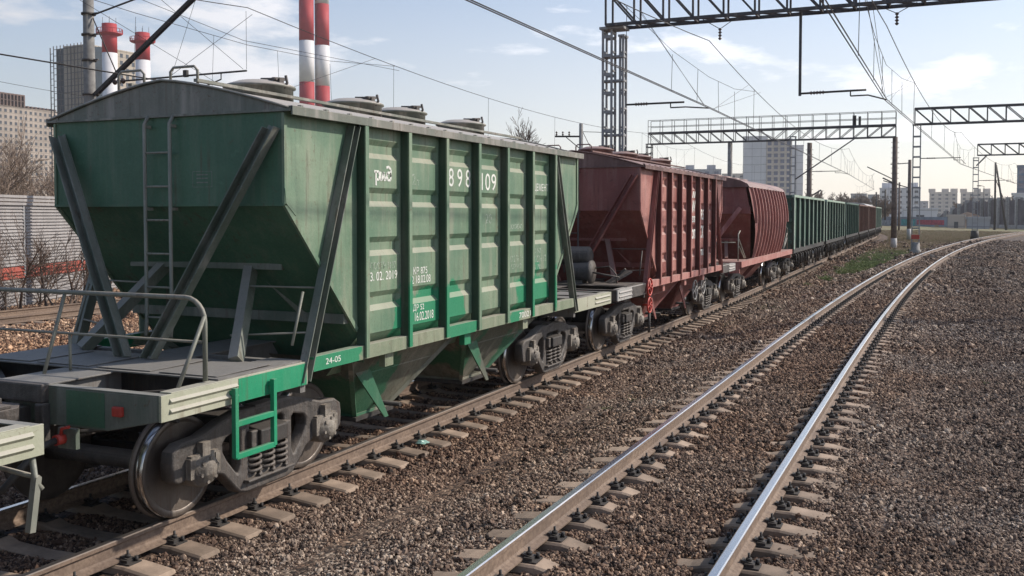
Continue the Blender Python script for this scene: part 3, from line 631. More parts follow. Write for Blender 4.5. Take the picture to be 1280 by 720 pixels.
# ------------------------------------------------------------------ corrugated-sided hopper wagon
GR = [3.50, 2.985, 2.455, 1.865]
POSTS = [-2.71+.9033*i for i in range(7)]
def roof_arc(z0): return [(1.53*u, z0+.335*(1-abs(u)**1.35)) for u in [1-2*i/16 for i in range(17)]]
def side_profile():
    pr = [(1.45, 3.66)]
    for t in GR: pr += [(1.45, t), (1.408, t-.06), (1.408, t-.145), (1.45, t-.205)]
    return pr + [(1.45, 1.42)]
def make_hopper(name, P_, label, cat, fy):
    """P_: paints; local x across (+x faces the camera), y along, z up from the rail top"""
    rt = empty(name, (xL(fy), fy, 0), math.atan(-(xL(fy+3)-xL(fy-3))/6), label, cat)
    bw = 1.45
    for s in (-1, 1):
        # corrugated side, each bay its own swage between posts
        m = MB(); pr = side_profile()
        for i in range(6):
            ya, yb = POSTS[i], POSTS[i+1]; e = .10
            # flat margins beside the posts, pressed grooves between
            n = len(pr); g = [(x, z) for x, z in pr]; fl = [(1.45, z) for x, z in pr]
            cols = [(ya, fl), (ya+.055, fl), (ya+.06, g), (yb-e*.75, g), (yb-e*.40, fl), (yb, fl)]
            vs = [(s*x, yy, z) for yy, c in cols for x, z in c]
            fs = [(k*n+j, k*n+j+1, (k+1)*n+j+1, (k+1)*n+j) for k in range(5) for j in range(n-1)]
            m.add(vs, fs)
        m.build('side_sheet', P_['side'], rt)
        # lower slope between the sill and the discharge funnels
        m = MB(); m.slab([(s*1.448, -2.71, 1.42), (s*1.448, 2.71, 1.42), (s*1.05, 2.71, .98), (s*1.05, -2.71, .98)], (-s*.01, 0, -.01)); m.build('lower_slope', P_['side'], rt)
        # plain end bays with slanting lower edge
        for e in (-1, 1):
            pts = [(s*1.45, e*2.71, 3.66), (s*1.45, e*3.86, 3.66), (s*1.45, e*3.95, 3.66), (s*1.45, e*3.95, 2.80), (s*1.45, e*2.71, 1.45)]
            m = MB(); m.slab([pts[0], pts[2], pts[3], pts[4]], (-s*.012, 0, 0))
            m.box(min(s*1.44, s*1.47), max(s*1.44, s*1.47), min(e*3.92, e*3.965), max(e*3.92, e*3.965), 2.78, 3.64)
            m.beam((s*1.455, e*3.95, 2.80), (s*1.455, e*2.75, 1.49), .03, .05)
            m.prism([(e*3.95, 2.80), (e*3.965, 2.94), (e*3.80, 2.68)], 'x', s*1.45, s*1.475)
            m.build('end_bay_sheet', P_['side'], rt)
        for y in POSTS:
            m = MB(); a, b_ = sorted((s*1.545, s*1.565)); m.box(a, b_, y-.014, y+.05, 1.20, 3.66)   # outer flange
            po = m.build('side_post', P_['side'], rt)
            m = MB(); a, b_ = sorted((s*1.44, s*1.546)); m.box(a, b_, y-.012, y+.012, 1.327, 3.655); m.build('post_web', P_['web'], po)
        m = MB(); a, b_ = sorted((s*1.40, s*1.565)); m.box(a, b_, -3.97, 3.97, 3.66, 3.70); a, b_ = sorted((s*1.552, s*1.57)); m.box(a, b_, -3.97, 3.97, 3.615, 3.70)
        m.build('top_chord', P_['roof'], rt, bevel=.004)
        # side sill
        m = MB(); a, b_ = sorted((s*1.50, s*1.532)); m.box(a, b_, -3.62, 3.62, 1.18, 1.325); a, b_ = sorted((s*1.42, s*1.50)); m.box(a, b_, -3.62, 3.62, 1.30, 1.325); m.box(a, b_, -3.62, 3.62, 1.18, 1.20)
        m.build('side_sill', P_['sill'], rt, bevel=.003)
        for y in (-2.1, -.15, 1.75):
            m = MB(); a, b_ = sorted((s*1.38, s*1.46)); m.box(a, b_, y-.09, y+.09, 1.02, 1.178); m.build('sill_bracket', P_['sill'], rt, bevel=.004)
    for e in (-1, 1):
        # end wall, slope sheet and its cap
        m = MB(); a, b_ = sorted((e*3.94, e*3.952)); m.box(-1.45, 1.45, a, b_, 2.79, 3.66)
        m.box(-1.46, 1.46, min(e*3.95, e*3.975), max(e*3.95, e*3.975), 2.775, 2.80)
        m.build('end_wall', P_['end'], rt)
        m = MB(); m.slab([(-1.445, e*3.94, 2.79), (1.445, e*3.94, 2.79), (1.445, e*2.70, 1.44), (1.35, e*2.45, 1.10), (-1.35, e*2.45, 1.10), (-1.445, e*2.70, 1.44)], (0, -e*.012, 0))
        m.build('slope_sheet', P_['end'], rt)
        # roof gable with a curved top
        m = MB(); k = 12; arc = roof_arc(3.665)
        m.prism(arc, 'y', *sorted((e*3.93, e*3.955))); m.box(-1.55, 1.55, *sorted((e*3.93, e*3.985)), 3.65, 3.672)
        m.build('roof_gable', P_['roof'], rt)
        # struts: two from the upper outer corners to the middle of the platform, steep legs, cross bars
        for s in (-1, 1):
            m = MB(); a_, b_ = (s*1.36, e*4.02, 3.50), (s*.16, e*4.35, 1.33)
            for o in (-.065, .065): m.beam((a_[0]+o, a_[1], a_[2]), (b_[0]+o, b_[1], b_[2]), .012, .09, (0, e, .2))
            m.beam((a_[0], a_[1]-e*.045, a_[2]), (b_[0], b_[1]-e*.045, b_[2]), .13, .012, (0, e, .2))
            m.build('diagonal_strut', P_['strut'], rt)
            m = MB(); a_, b_ = (s*1.50, e*2.84, 3.60), (s*1.50, e*3.74, 1.10)
            for o in (-.055, .055): m.beam((a_[0], a_[1]+o, a_[2]), (b_[0], b_[1]+o, b_[2]), .09, .012, (0, 1, .35))
            m.beam((a_[0]-s*.04, a_[1], a_[2]), (b_[0]-s*.04, b_[1], b_[2]), .012, .10, (0, 1, .35))
            m.build('side_strut', P_['strut'], rt)
            m = MB(); m.beam((s*.55, e*3.30, 2.20), (s*.98, e*4.08, 1.32), .12, .10, (1, 0, 0)); m.beam((s*.55, e*3.30, 2.2), (s*.98, e*2.85, 1.55), .07, .07)
            m.build('inner_leg', P_['strut'], rt)
            # strip steps between the leg and the side strut
            m = MB(); m.tube([(s*.62, e*3.56, 1.98), (s*1.46, e*3.45, 1.98)], .011, 6); m.tube([(s*.72, e*3.85, 1.52), (s*1.46, e*3.62, 1.56)], .011, 6)
            m.tube([(s*1.40, e*3.60, 1.95), (s*1.40, e*3.78, 1.45)], .014, 6); m.build('foot_rung', P_['railing'], rt)
        m = MB(); m.box(-1.0, 1.0, *sorted((e*3.30, e*3.40)), 2.14, 2.24); m.build('cross_bar', P_['strut'], rt)
        m = MB(); m.box(-1.43, 1.43, *sorted((e*2.86, e*2.95)), 1.57, 1.67); m.build('slope_foot_bar', P_['strut'], rt)
        # end platform: beams, deck plates, centre sill
        m = MB(); m.prism([(-1.5, 1.27), (-1.5, 1.08), (-.95, .96), (.95, .96), (1.5, 1.08), (1.5, 1.27)], 'y', *sorted((e*5.57, e*5.60))); m.box(-1.5, 1.5, *sorted((e*5.51, e*5.60)), 1.27, 1.285)
        bb = m.build('buffer_beam', P_['beamend'], rt, bevel=.004)
        q = MB(); q.box(.50, .92, *sorted((e*5.60, e*5.603)), .98, 1.262); q.build('paint_patch', P_['end'], bb)
        q = MB(); q.box(1.03, 1.13, *sorted((e*5.60, e*5.64)), 1.09, 1.17); q.build('end_bracket', M['redpaint'], bb, bevel=.01)
        q = MB(); q.box(.42, .62, *sorted((e*5.58, e*5.62)), .78, .948) ; q.build('hose_bracket', P_['strut'], bb)
        for s in (-1, 1):
            m = MB(); a, b_ = sorted((s*1.495, s*1.52)); m.box(a, b_, *sorted((e*3.70, e*5.61)), 1.075, 1.285)
            for z in (1.145, 1.225): m.prism([(z-.022, s*1.515), (z, s*1.545), (z+.022, s*1.515)], 'y', *sorted((e*4.75, e*5.52))) if False else m.beam((s*1.52, e*4.72, z), (s*1.52, e*5.52, z), .034, .034, (1, 0, 1))
            a, b_ = sorted((s*1.40, s*1.52)); m.box(a, b_, *sorted((e*3.70, e*5.5)), 1.285, 1.295)
            sb = m.build('platform_side_beam', P_['beam'], rt, bevel=.003)
            if e > 0 and P_['near']: continue
            q = MB(); a, b_ = sorted((s*1.52, s*1.5235)); q.box(a, b_, *sorted((e*3.72, e*4.70)), 1.078, 1.282); q.build('paint_patch', P_['patch'], sb)
        m = MB(); m.box(-.24, .24, *sorted((e*2.4, e*5.5)), .92, 1.28); m.box(-.30, .30, *sorted((e*2.4, e*5.62)), 1.28, 1.295); m.build('centre_sill', P_['deckm'], rt, bevel=.004)
        m = MB(); m.box(-1.49, 1.49, *sorted((e*4.02, e*4.92)), 1.297, 1.309)
        for s in (-1, 1): m.box(*sorted((s*1.10, s*1.49)), *sorted((e*3.72, e*4.018)), 1.297, 1.309)
        for k_ in range(4): m.slab([(-1.44+k_*.74, e*(4.10+.03*k_), 1.3125), (-.78+k_*.74, e*4.12, 1.3125+.004*k_), (-.80+k_*.74, e*4.86, 1.3125), (-1.42+k_*.74, e*4.88, 1.3165)], (0, 0, .006))
        m.box(-1.49, 1.49, *sorted((e*3.70, e*3.78)), 1.0, 1.297)
        m.build('deck_plate', P_['deckm'], rt)
        m = MB(); m.box(-1.47, 1.47, *sorted((e*4.70, e*4.76)), 1.10, 1.29); m.box(-1.47, 1.47, *sorted((e*4.25, e*4.30)), 1.10, 1.29)
        for xx in (-.8, .8): m.beam((xx*1.7, e*4.78, 1.18), (xx*.35, e*5.5, 1.12), .06, .08)
        m.tube([(-1.4, e*5.3, 1.02), (1.4, e*5.3, 1.02)], .018, 6); m.tube([(.5, e*5.55, .9), (.62, e*5.1, .86), (.7, e*4.2, .9)], .02, 6); m.build('underframe_bracing', M['iron_dark'], rt)
        # hand railing hoop
        hy = e*5.02; hoop = [(-1.42, hy, 1.31), (-1.42, hy, 1.80)] + [(-1.22-.2*math.cos(t*math.pi/12), hy, 1.80+.2*math.sin(t*math.pi/12)) for t in range(7)] + [(1.24+.2*math.sin(t*math.pi/12), hy, 1.80+.2*math.cos(t*math.pi/12)) for t in range(7)] + [(1.44, hy, 1.31)]
        m = MB(); m.tube(hoop, .021, 8); m.tube([(-1.42, hy, 1.63), (1.44, hy, 1.63)], .013, 6)
        for xx in (-1.42, -.38, .42, 1.44) if e < 0 else (-1.42, 1.44):
            if abs(xx) > 1: m.tube([(xx, hy, 1.85), (xx*.975, hy+e*.28, 1.29)], .018, 6)
            else: m.tube([(xx*.4, hy, 1.99), (xx*.4-.02, hy+e*.22, 1.29)], .017, 6) if xx < 0 else m.tube([(-.1, hy, 1.62), (-.1, hy, 1.30)], .014, 6)
        if e < 0 and P_['near']: m.build('hand_railing', P_['railing'], rt)
        coupler(rt, e*5.6, e); brake_hose(rt, e*5.6, e, .48)
        make_bogie(rt, e*3.77)
        # side step frame below the platform
        for s in (-1, 1) if (e < 0 and P_['near']) else ():
            m = MB(); X = s*1.565; ya, yb = e*4.28, e*4.80
            for yy in (ya, yb): m.box(*sorted((X-.022, X+.022)), yy-.022, yy+.022, .62, 1.22)
            for z in (.63, .91): m.box(*sorted((X-.02, X+.02)), *sorted((ya, yb)), z-.025, z+.025)
            m.box(*sorted((s*1.50, X)), ya-.02, ya+.02, 1.16, 1.20); m.box(*sorted((s*1.50, X)), yb-.02, yb+.02, 1.16, 1.20)
            m.build('side_step', P_['step'], rt, bevel=.004)
    # ladder on the end facing the camera
    m = MB(); ly = -4.0
    for xx in (-.16, .16): m.tube([(xx, ly+.02, 3.66), (xx, ly-.03, 3.58), (xx, ly-.03, 1.65), (xx+(.05), ly-.10, 1.50)], .019, 6)
    for z in (3.3, 2.97, 2.64, 2.31, 1.98, 1.68): m.tube([(-.16, ly-.03, z), (.16, ly-.03, z)], .012, 6)
    for z in (3.56, 2.75): m.beam((-.16, ly-.03, z), (-.16, ly+.06, z), .03, .03); m.beam((.16, ly-.03, z), (.16, ly+.06, z), .03, .03)
    m.build('ladder', P_['railing'], rt)
    # roof
    m = MB(); k = 14; arc = roof_arc(3.672)
    vs = [(x, y, z) for y in (-3.97, 3.97) for x, z in arc]; n = len(arc)
    m.add(vs, [(j, j+1, n+j+1, n+j) for j in range(n-1)], True)
    m.build('roof', P_['roof'], rt)
    m = MB(); 
    for y in (-3.97, 3.97):
        m.tube([(x, y, z+.008) for x, z in arc], .014, 6)
    for s in (-1, 1):
        for yy in np.arange(-3.7, 3.8, .42): m.box(*sorted((s*1.44, s*1.48)), yy-.02, yy+.02, 3.70, 3.73)
    for s in (-1, 1): m.beam((s*.42, -3.95, 3.995), (s*.42, 3.95, 3.995), .05, .03)
    m.build('roof_trim', P_['hatch'], rt)
    for y in (-2.45, -.55, .62, 2.55):
        h = MB(); h.lathe([(3.78, .375), (4.10, .37), (4.105, .40), (4.125, .40), (4.14, .375), (4.185, .24), (4.20, .0)], (0, y, 0), 'z', 28)
        hh = h.build('roof_hatch', P_['hatch'], rt)
        q = MB(); q.box(.24, .32, y-.06, y+.02, 4.02, 4.20); q.beam((.28, y-.12, 4.19), (.28, y+.10, 4.21), .04, .035); q.tube([(.32, y-.03, 4.05), (.40, y-.03, 4.15), (.38, y-.03, 4.23)], .016, 6); q.tube([(.1, y-.10, 4.2), (.31, y-.10, 4.19)], .014, 6)
        q.build('hatch_latch', M['iron'], hh)
    for x0 in (-.62, .06):
        m = MB(); m.tube([(x0, -3.9, 3.95), (x0, -3.9, 4.10), (x0+.04, -3.9, 4.14), (x0+.30, -3.9, 4.14), (x0+.34, -3.9, 4.10), (x0+.34, -3.9, 3.95)], .014, 6)
        m.build('roof_grip', P_['hatch'], rt)
    # discharge funnels
    for y in (-1.42, 1.32):
        m = MB(); T = [(x, y+yy, 1.16) for x, yy in ((-1.30, -1.22), (1.30, -1.22), (1.30, 1.22), (-1.30, 1.22))]; Bt = [(x, y+yy, .34) for x, yy in ((-.78, -.34), (.78, -.34), (.78, .34), (-.78, .34))]
        for i in range(4):
            j = (i+1) % 4; m.add([T[i], T[j], Bt[j], Bt[i]], [(0,1,2,3)])
        m.add(Bt, [(0,1,2,3)])
        for i in range(4):
            j = (i+1) % 4; m.beam(T[i], Bt[i], .05, .05); m.beam(Bt[i], Bt[j], .05, .05)
        for s in (-1, 1):
            m.beam((s*1.13, y-1.02, .97), (s*1.13, y+1.02, .97), .03, .13)
            m.prism([(y-.92, .96), (y-.30, .35), (y-.22, .35), (y-.62, .96)], 'x', *sorted((s*1.15, s*1.17)))
        m.build('discharge_funnel', P_['funnel'], rt)
        q = MB(); q.box(-.85, .85, y-.42, y+.42, .29, .335); q.tube([(-1.2, y, .45), (1.2, y, .45)], .03, 8); q.build('discharge_gate', M['iron_dark'], rt)
    m = MB(); m.box(-.22, .22, -2.6, 2.6, .96, 1.25); m.build('centre_girder', M['iron_dark'], rt)
    return rt
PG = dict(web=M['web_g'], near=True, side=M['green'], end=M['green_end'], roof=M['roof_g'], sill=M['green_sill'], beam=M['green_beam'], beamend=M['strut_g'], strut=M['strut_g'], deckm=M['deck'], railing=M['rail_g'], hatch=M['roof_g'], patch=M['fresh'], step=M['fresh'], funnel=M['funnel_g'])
PR = dict(web=M['web_r'], near=False, side=M['red'], end=M['red_end'], roof=M['roof_r'], sill=M['red_sill'], beam=M['tank'], beamend=M['iron'], strut=M['red_end'], deckm=M['iron'], railing=M['iron'], hatch=M['roof_r'], patch=M['iron'], step=M['iron'], funnel=M['red_end'])
wg = make_hopper('hopper_wagon', PG, 'green hopper wagon with ribbed side numbered 898 109, nearest whole wagon of the train', 'wagon', 11.40)
XS = 1.4525
lg = MB()
def stroke(pts, w_=.027):
    for (y0, z0), (y1, z1) in zip(pts, pts[1:]): lg.beam((XS, 9.02+y0-11.4, 3.06+z0), (XS, 9.02+y1-11.4, 3.06+z1), w_, .003, (1, 0, 0))
stroke([(.0, .10), (.035, .10), (.035, -.05)]); stroke([(.035, .10), (.095, .10), (.105, .06), (.095, .015), (.04, .015)])
stroke([(.13, .10), (.125, .02), (.15, .01), (.195, .095)]); stroke([(.195, .10), (.20, .02), (.225, .01), (.265, .09)])
stroke([(.265, .055), (.275, .015), (.335, .015), (.345, .055), (.335, .095), (.275, .095), (.265, .055)]); stroke([(.345, .05), (.345, .13), (.30, .16), (.25, .15)])
lg.build('railway_emblem', plain('emblem_white', (.66,.67,.62), .7, 0, .12, 30), wg)
lettering(wg, '72', 9.76-11.4, 3.04, .125, XS, M['white_dim'], .16); lettering(wg, 'т', 9.95-11.4, 3.035, .065, XS, M['white_dim'], .07)
for i, ch in enumerate('898'): lettering(wg, ch, 10.745+.235*i-11.4, 3.045, .225, XS, M['white'], .135)
for i, ch in enumerate('.109'): lettering(wg, ch, (11.62, 11.69, 11.80, 11.99)[i]-11.4, 3.02, (.03, .225, .225, .225)[i], XS, M['white'], (.03, .03, .15, .15)[i])
lettering(wg, 'ЦЕМЕНТ', 13.50-11.4, 3.03, .13, XS, M['white'], .56)
lettering(wg, '20', 11.80-11.4, 2.575, .13, XS, M['white_dim'], .2)
lettering(wg, '00000', 12.55-11.4, 2.49, .07, XS, M['white_dim'], .5)
lettering(wg, 'ПОСТР 1127', 8.93-11.4, 2.10, .08, XS, M['white_dim'], .53); lettering(wg, '3. 02. 2019', 8.93-11.4, 1.98, .095, XS, M['white'], .56)
lettering(wg, 'КР 875', 9.86-11.4, 2.0, .085, XS, M['white'], .33); lettering(wg, '2 18.02.08', 9.82-11.4, 1.895, .09, XS, M['white'], .45)
lettering(wg, 'ДР 52', 9.85-11.4, 1.565, .085, XS, M['white'], .26); lettering(wg, '2 16.02.2018', 9.79-11.4, 1.455, .10, XS, M['white'], .55)
lettering(wg, '12 2 34 15', 12.62-11.4, 2.02, .09, XS, M['white_dim'], .45); lettering(wg, '1274 012', 12.66-11.4, 1.92, .07, XS, M['white_dim'], .35)
lettering(wg, '152', 13.55-11.4, 2.12, .07, XS, M['white_dim'], .22); lettering(wg, '0224 12', 13.52-11.4, 1.98, .10, XS, M['white_dim'], .45); lettering(wg, '170', 13.55-11.4, 1.87, .07, XS, M['white_dim'], .22)
lettering(wg, '70021', 12.75-11.4, 1.215, .08, 1.5345, M['white'], .42); lettering(wg, '24-05', 7.98-11.4, 1.225, .06, 1.5345, M['white'], .26)
fr = MB()
for a_, b_ in (((.37, 2.96), (.61, 2.965)), ((.37, 3.11), (.61, 3.115)), ((.37, 2.96), (.375, 3.115)), ((.605, 2.96), (.61, 3.115))): fr.box(a_[0], b_[0], -3.9535, -3.952, a_[1], b_[1])
for z in (3.0, 3.04, 3.075): fr.box(.42, .56, -3.9535, -3.952, z, z+.012)
fr.build('stencil_panel', M['strut_g'], wg)
# wagon in front, only its rear platform corner reaches the picture
wp = make_hopper('hopper_wagon', PG, 'pale green platform corner and coupler of the wagon at the left edge of the photo', 'wagon', 11.40-12.02-.28)
m = MB(); m.tube([(1.47, 5.55, 1.10), (1.49, 5.56, .90), (1.5, 5.60, .84)], .022, 6); m.beam((1.49, 5.57, .93), (1.47, 5.53, .56), .045, .05, (1, 0, 0)); m.tube([(.3, 5.62, 1.0), (1.5, 5.58, .92)], .018, 6); m.build('uncoupling_lever', M['rail_g'], wp)
# red hopper with brake gear on its platform
wr = make_hopper('hopper_wagon', PR, 'rust red hopper wagon with vertical ribbed side, directly behind the green hopper', 'wagon', 23.0)
m = MB(); m.lathe([(-.55, .0), (-.55, .12), (-.50, .19), (.50, .19), (.55, .12), (.55, .0)], (.02, -4.35, 1.86), 'x', 20); m.build('air_tank', M['iron'], wr)
m = MB(); m.lathe([(-.22, .0), (-.22, .17), (.16, .19), (.18, .23), (.24, .23), (.24, .0)], (.42, -4.55, 1.55), 'x', 24); m.tube([(.6, -4.55, 1.55), (1.2, -4.5, 1.45)], .02, 6); m.tube([(.66, -4.4, 1.62), (.95, -4.4, 1.66), (1.1, -4.4, 1.5), (1.12, -4.4, 1.32)], .014, 6)
m.box(.2, .5, -4.7, -4.4, 1.3, 1.38); m.build('brake_cylinder', M['iron'], wr)
m = MB(); m.beam((.9, -4.3, 1.31), (1.25, -4.0, 1.55), .3, .04); m.beam((.9, -4.1, 1.31), (1.2, -4.1, 1.6), .04, .04); m.build('step_plate', M['iron'], wr)
hand_wheel(wr, (1.60, -3.72, 1.22), .17, M['redpaint']); hand_wheel(wr, (1.62, -3.80, .86), .15, M['redpaint'])
m = MB(); m.tube([(1.6, -3.76, .7), (1.6, -3.76, .30)], .03, 6); m.build('hose_drop', M['iron'], wr)
hand_wheel(wr, (1.35, 1.28, .80), .24, M['tank']); hand_wheel(wr, (1.35, 2.2, .86), .22, M['tank'])
for i, (yy, zz, tx, h) in enumerate(((1.08, 2.74, 'W', .30), (1.06, 2.50, 'ss', .16), (2.0, 2.56, 'R5', .26), (1.08, 2.10, 'on', .24), (1.98, 2.10, 'CK', .32), (2.0, 1.66, 'mu', .16), (1.1, 3.1, 'II', .16))):
    lettering(wr, tx, yy-.6, zz, h, XS+.002, M['white'], .36, name='graffiti', shear=.2, bold=.02)

# ------------------------------------------------------------------ round-sided red hopper
def make_round_hopper(fy):
    rt = empty('hopper_wagon', (xL(fy), fy, 0), math.atan(-(xL(fy+3)-xL(fy-3))/6), 'rust red hopper wagon with bulging round ribbed side, before the green gondolas', 'wagon')
    prof = []
    for i in range(13):
        t = i/12; z = 3.55-2.25*t; prof.append((1.30+.30*math.sin(math.pi*min(1, .12+t*.80))**.8, z))
    for s in (-1, 1):
        ys = np.arange(-3.6, 3.61, .1); vs = []; n = len(prof); 
        # the end edge leans inwards with the slope sheets
        def lim(z): return 3.85 - max(0, (2.9-z))*.62
        for y in np.linspace(-1, 1, 40):
            for x, z in prof: vs.append((s*x, y*lim(z), z))
        m = MB(); m.add(vs, [(k*n+j, k*n+j+1, (k+1)*n+j+1, (k+1)*n+j) for k in range(39) for j in range(n-1)], True); m.build('side_sheet', M['red_end'], rt)
        for k in range(12):
            y = -3.5+7.0*k/11; m = MB(); pts = [(x, z) for x, z in prof if lim(z) > abs(y)-.02]
            if len(pts) < 3: continue
            for (x0, z0), (x1, z1) in zip(pts, pts[1:]): m.beam((s*(x0+.035), y, z0), (s*(x1+.035), y, z1), .07, .09, (1, 0, 0))
            m.build('side_rib', M['red_sill'], rt)
        m = MB(); a, b_ = sorted((s*1.44, s*1.56)); m.box(a, b_, -5.6, 5.6, 1.12, 1.30); m.build('side_sill', M['red_sill'], rt)
    for e in (-1, 1):
        m = MB(); m.slab([(-1.35, e*3.8, 3.55), (1.35, e*3.8, 3.55), (1.5, e*3.8, 2.75), (-1.5, e*3.8, 2.75)], (0, -e*.01, 0)); m.box(-1.5, 1.5, *sorted((e*3.8, e*3.88)), 2.72, 2.95); m.build('end_wall', M['red_end'], rt)
        m = MB(); m.slab([(-1.5, e*3.8, 2.75), (1.5, e*3.8, 2.75), (1.3, e*2.6, 1.15), (-1.3, e*2.6, 1.15)], (0, -e*.01, 0)); m.build('slope_sheet', M['red_end'], rt)
        for s in (-1, 1):
            m = MB(); m.beam((s*1.2, e*3.9, 2.9), (s*.1, e*4.5, 1.3), .13, .09, (0, 1, 0)); m.build('diagonal_strut', M['red'], rt)
            m = MB(); m.beam((s*.6, e*3.1, 1.9), (s*.8, e*4.0, 1.3), .1, .08); m.build('inner_leg', M['red_end'], rt)
            m = MB(); m.tube([(s*1.4, e*5.3, 1.3), (s*1.4, e*5.3, 2.1), (s*1.4, e*5.0, 2.2)], .02, 6)
            m.tube([(s*1.4, e*5.2, 1.95), (s*1.4, e*4.1, 1.35)], .02, 6); m.tube([(s*1.4, e*5.2, 1.75), (s*1.4, e*4.3, 1.35)], .02, 6); m.tube([(s*1.3, e*5.2, 1.85), (s*.2, e*5.2, 1.85)], .02, 6); m.build('hand_railing', M['rail_g'], rt)
        m = MB(); m.box(-1.0, 1.0, *sorted((e*3.25, e*3.33)), 1.85, 1.93); m.build('cross_bar', M['red_end'], rt)
        m = MB(); m.box(-1.45, 1.45, *sorted((e*3.8, e*5.6)), 1.22, 1.29); m.box(-1.5, 1.5, *sorted((e*5.55, e*5.62)), .95, 1.29); m.build('end_platform', M['red_sill'], rt)
        make_bogie(rt, e*3.85, 1); coupler(rt, e*5.6, e)
    m = MB(); k = 10; arc = [(1.48*math.cos(math.pi*i/k), 3.55+.36*math.sin(math.pi*i/k)) for i in range(k+1)]; n = k+1
    m.add([(x, y, z) for y in (-3.9, 3.9) for x, z in arc], [(j, j+1, n+j+1, n+j) for j in range(n-1)], True); m.prism(arc, 'y', -3.9, -3.88); m.prism(arc, 'y', 3.88, 3.9)
    m.build('roof', M['roof_r'], rt)
    for y in (-2.4, -.8, .8, 2.4):
        h = MB(); h.lathe([(3.88, .33), (3.99, .33), (4.02, .2), (4.03, 0)], (0, y, 0), 'z', 20); h.build('roof_hatch', M['roof_r'], rt)
    for y in (-1.4, 1.4):
        m = MB(); m.prism([(-1.1, 1.1), (1.1, 1.1), (.5, .38), (-.5, .38)], 'y', y-.8, y+.8); m.build('discharge_funnel', M['red_end'], rt)
    return rt
make_round_hopper(34.75)

# ------------------------------------------------------------------ gondola wagons
def gondola_mesh_parts(rt, body, post, seed):
    rs = random.Random(seed)
    for s in (-1, 1):
        m = MB(); a, b_ = sorted((s*1.44, s*1.46)); m.box(a, b_, -6.30, 6.30, 1.28, 3.42); m.build('side_wall', body, rt)
        m = MB(); a, b_ = sorted((s*1.43, s*1.60)); m.box(a, b_, -6.36, 6.36, 3.40, 3.50); m.build('top_chord', post, rt, bevel=.006)
        m = MB(); a, b_ = sorted((s*1.40, s*1.58)); m.box(a, b_, -6.36, 6.36, 1.10, 1.27); m.build('side_sill', M['iron_dark'], rt)
        for k in range(8):
            y = -6.24+12.48*k/7; wd = .26 if k in (0, 7) else .12
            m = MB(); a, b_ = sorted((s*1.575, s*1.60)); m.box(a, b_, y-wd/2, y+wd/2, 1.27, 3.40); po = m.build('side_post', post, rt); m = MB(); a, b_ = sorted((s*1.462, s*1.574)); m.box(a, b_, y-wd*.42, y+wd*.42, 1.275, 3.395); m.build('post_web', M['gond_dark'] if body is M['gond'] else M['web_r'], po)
        for k in range(7):
            y = -5.35+12.48*k/7*1.0
            m = MB()
            for dy in (-.35, .35): m.tube([(s*1.52, y+dy, 1.05), (s*1.60, y+dy, 1.0), (s*1.60, y+dy, .60)], .035, 6)
            m.prism([(y-.5, 1.27), (y+.5, 1.27), (y+.3, 1.62), (y-.3, 1.62)], 'x', *sorted((s*1.462, s*1.49)))
            m.slab([(s*1.45, y-.55, 1.08), (s*1.45, y+.55, 1.08), (s*.9, y+.55, .78), (s*.9, y-.55, .78)], (0, 0, -.03)); m.build('floor_hatch', M['iron_dark'], rt)
    for e in (-1, 1):
        m = MB(); m.box(-1.44, 1.44, *sorted((e*6.28, e*6.30)), 1.28, 3.45)
        m.build('end_wall', body, rt)
        for z in (1.5, 1.95, 2.4, 2.85, 3.35):
            m = MB(); m.box(-1.50, 1.50, *sorted((e*6.30, e*6.40)), z, z+.13); m.build('end_rib', body, rt)
        m = MB(); m.box(-1.5, 1.5, *sorted((e*6.3, e*6.5)), .95, 1.27); m.build('buffer_beam', M['iron'], rt)
        make_bogie(rt, e*4.33, 1)
        coupler(rt, e*6.4, e)
    m = MB(); m.box(-1.43, 1.43, -6.3, 6.3, 1.20, 1.26); m.box(-.2, .2, -6.3, 6.3, .85, 1.2); m.build('floor', M['iron_dark'], rt)
GD = [(47.5, 'gond', 'gond_post', 'green open gondola wagon directly behind the round-sided red hopper'),
      (61.45, 'gond', 'gond_post', 'second green gondola wagon counted from the red hoppers'),
      (75.4, 'gond', 'gond', 'third green gondola wagon, darker, just before the brown ones'),
      (89.3, 'brown', 'brown', 'brown gondola wagon directly behind the green gondolas'),
      (103.2, 'brown', 'brown', 'second brown gondola wagon, with its pale load cover showing'),
      (117.1, 'gond', 'gond_post', 'lone green gondola wagon behind the two brown ones')]
protos = {}
for y, b_, p_, lab in GD:
    rz = math.atan(-(xL(y+4)-xL(y-4))/8)
    key = (b_, p_)
    if key in protos: o = copy_tree(protos[key]); o.location = (xL(y), y, 0); o.rotation_euler = (0, 0, rz)
    else: o = empty('gondola_wagon', (xL(y), y, 0), rz); gondola_mesh_parts(o, M[b_], M[p_], int(y)); protos[key] = o
    tag(o, lab, 'wagon', 'gondola wagons in the freight train')
    if abs(y-103.2) < .1:
        m = MB(); k = 10; arc = [(1.4*math.cos(math.pi*i/k), 3.45+.38*math.sin(math.pi*i/k)) for i in range(k+1)]; m.prism(arc, 'y', -6.2, 6.2); m.build('load_cover', M['pole_white'], o)
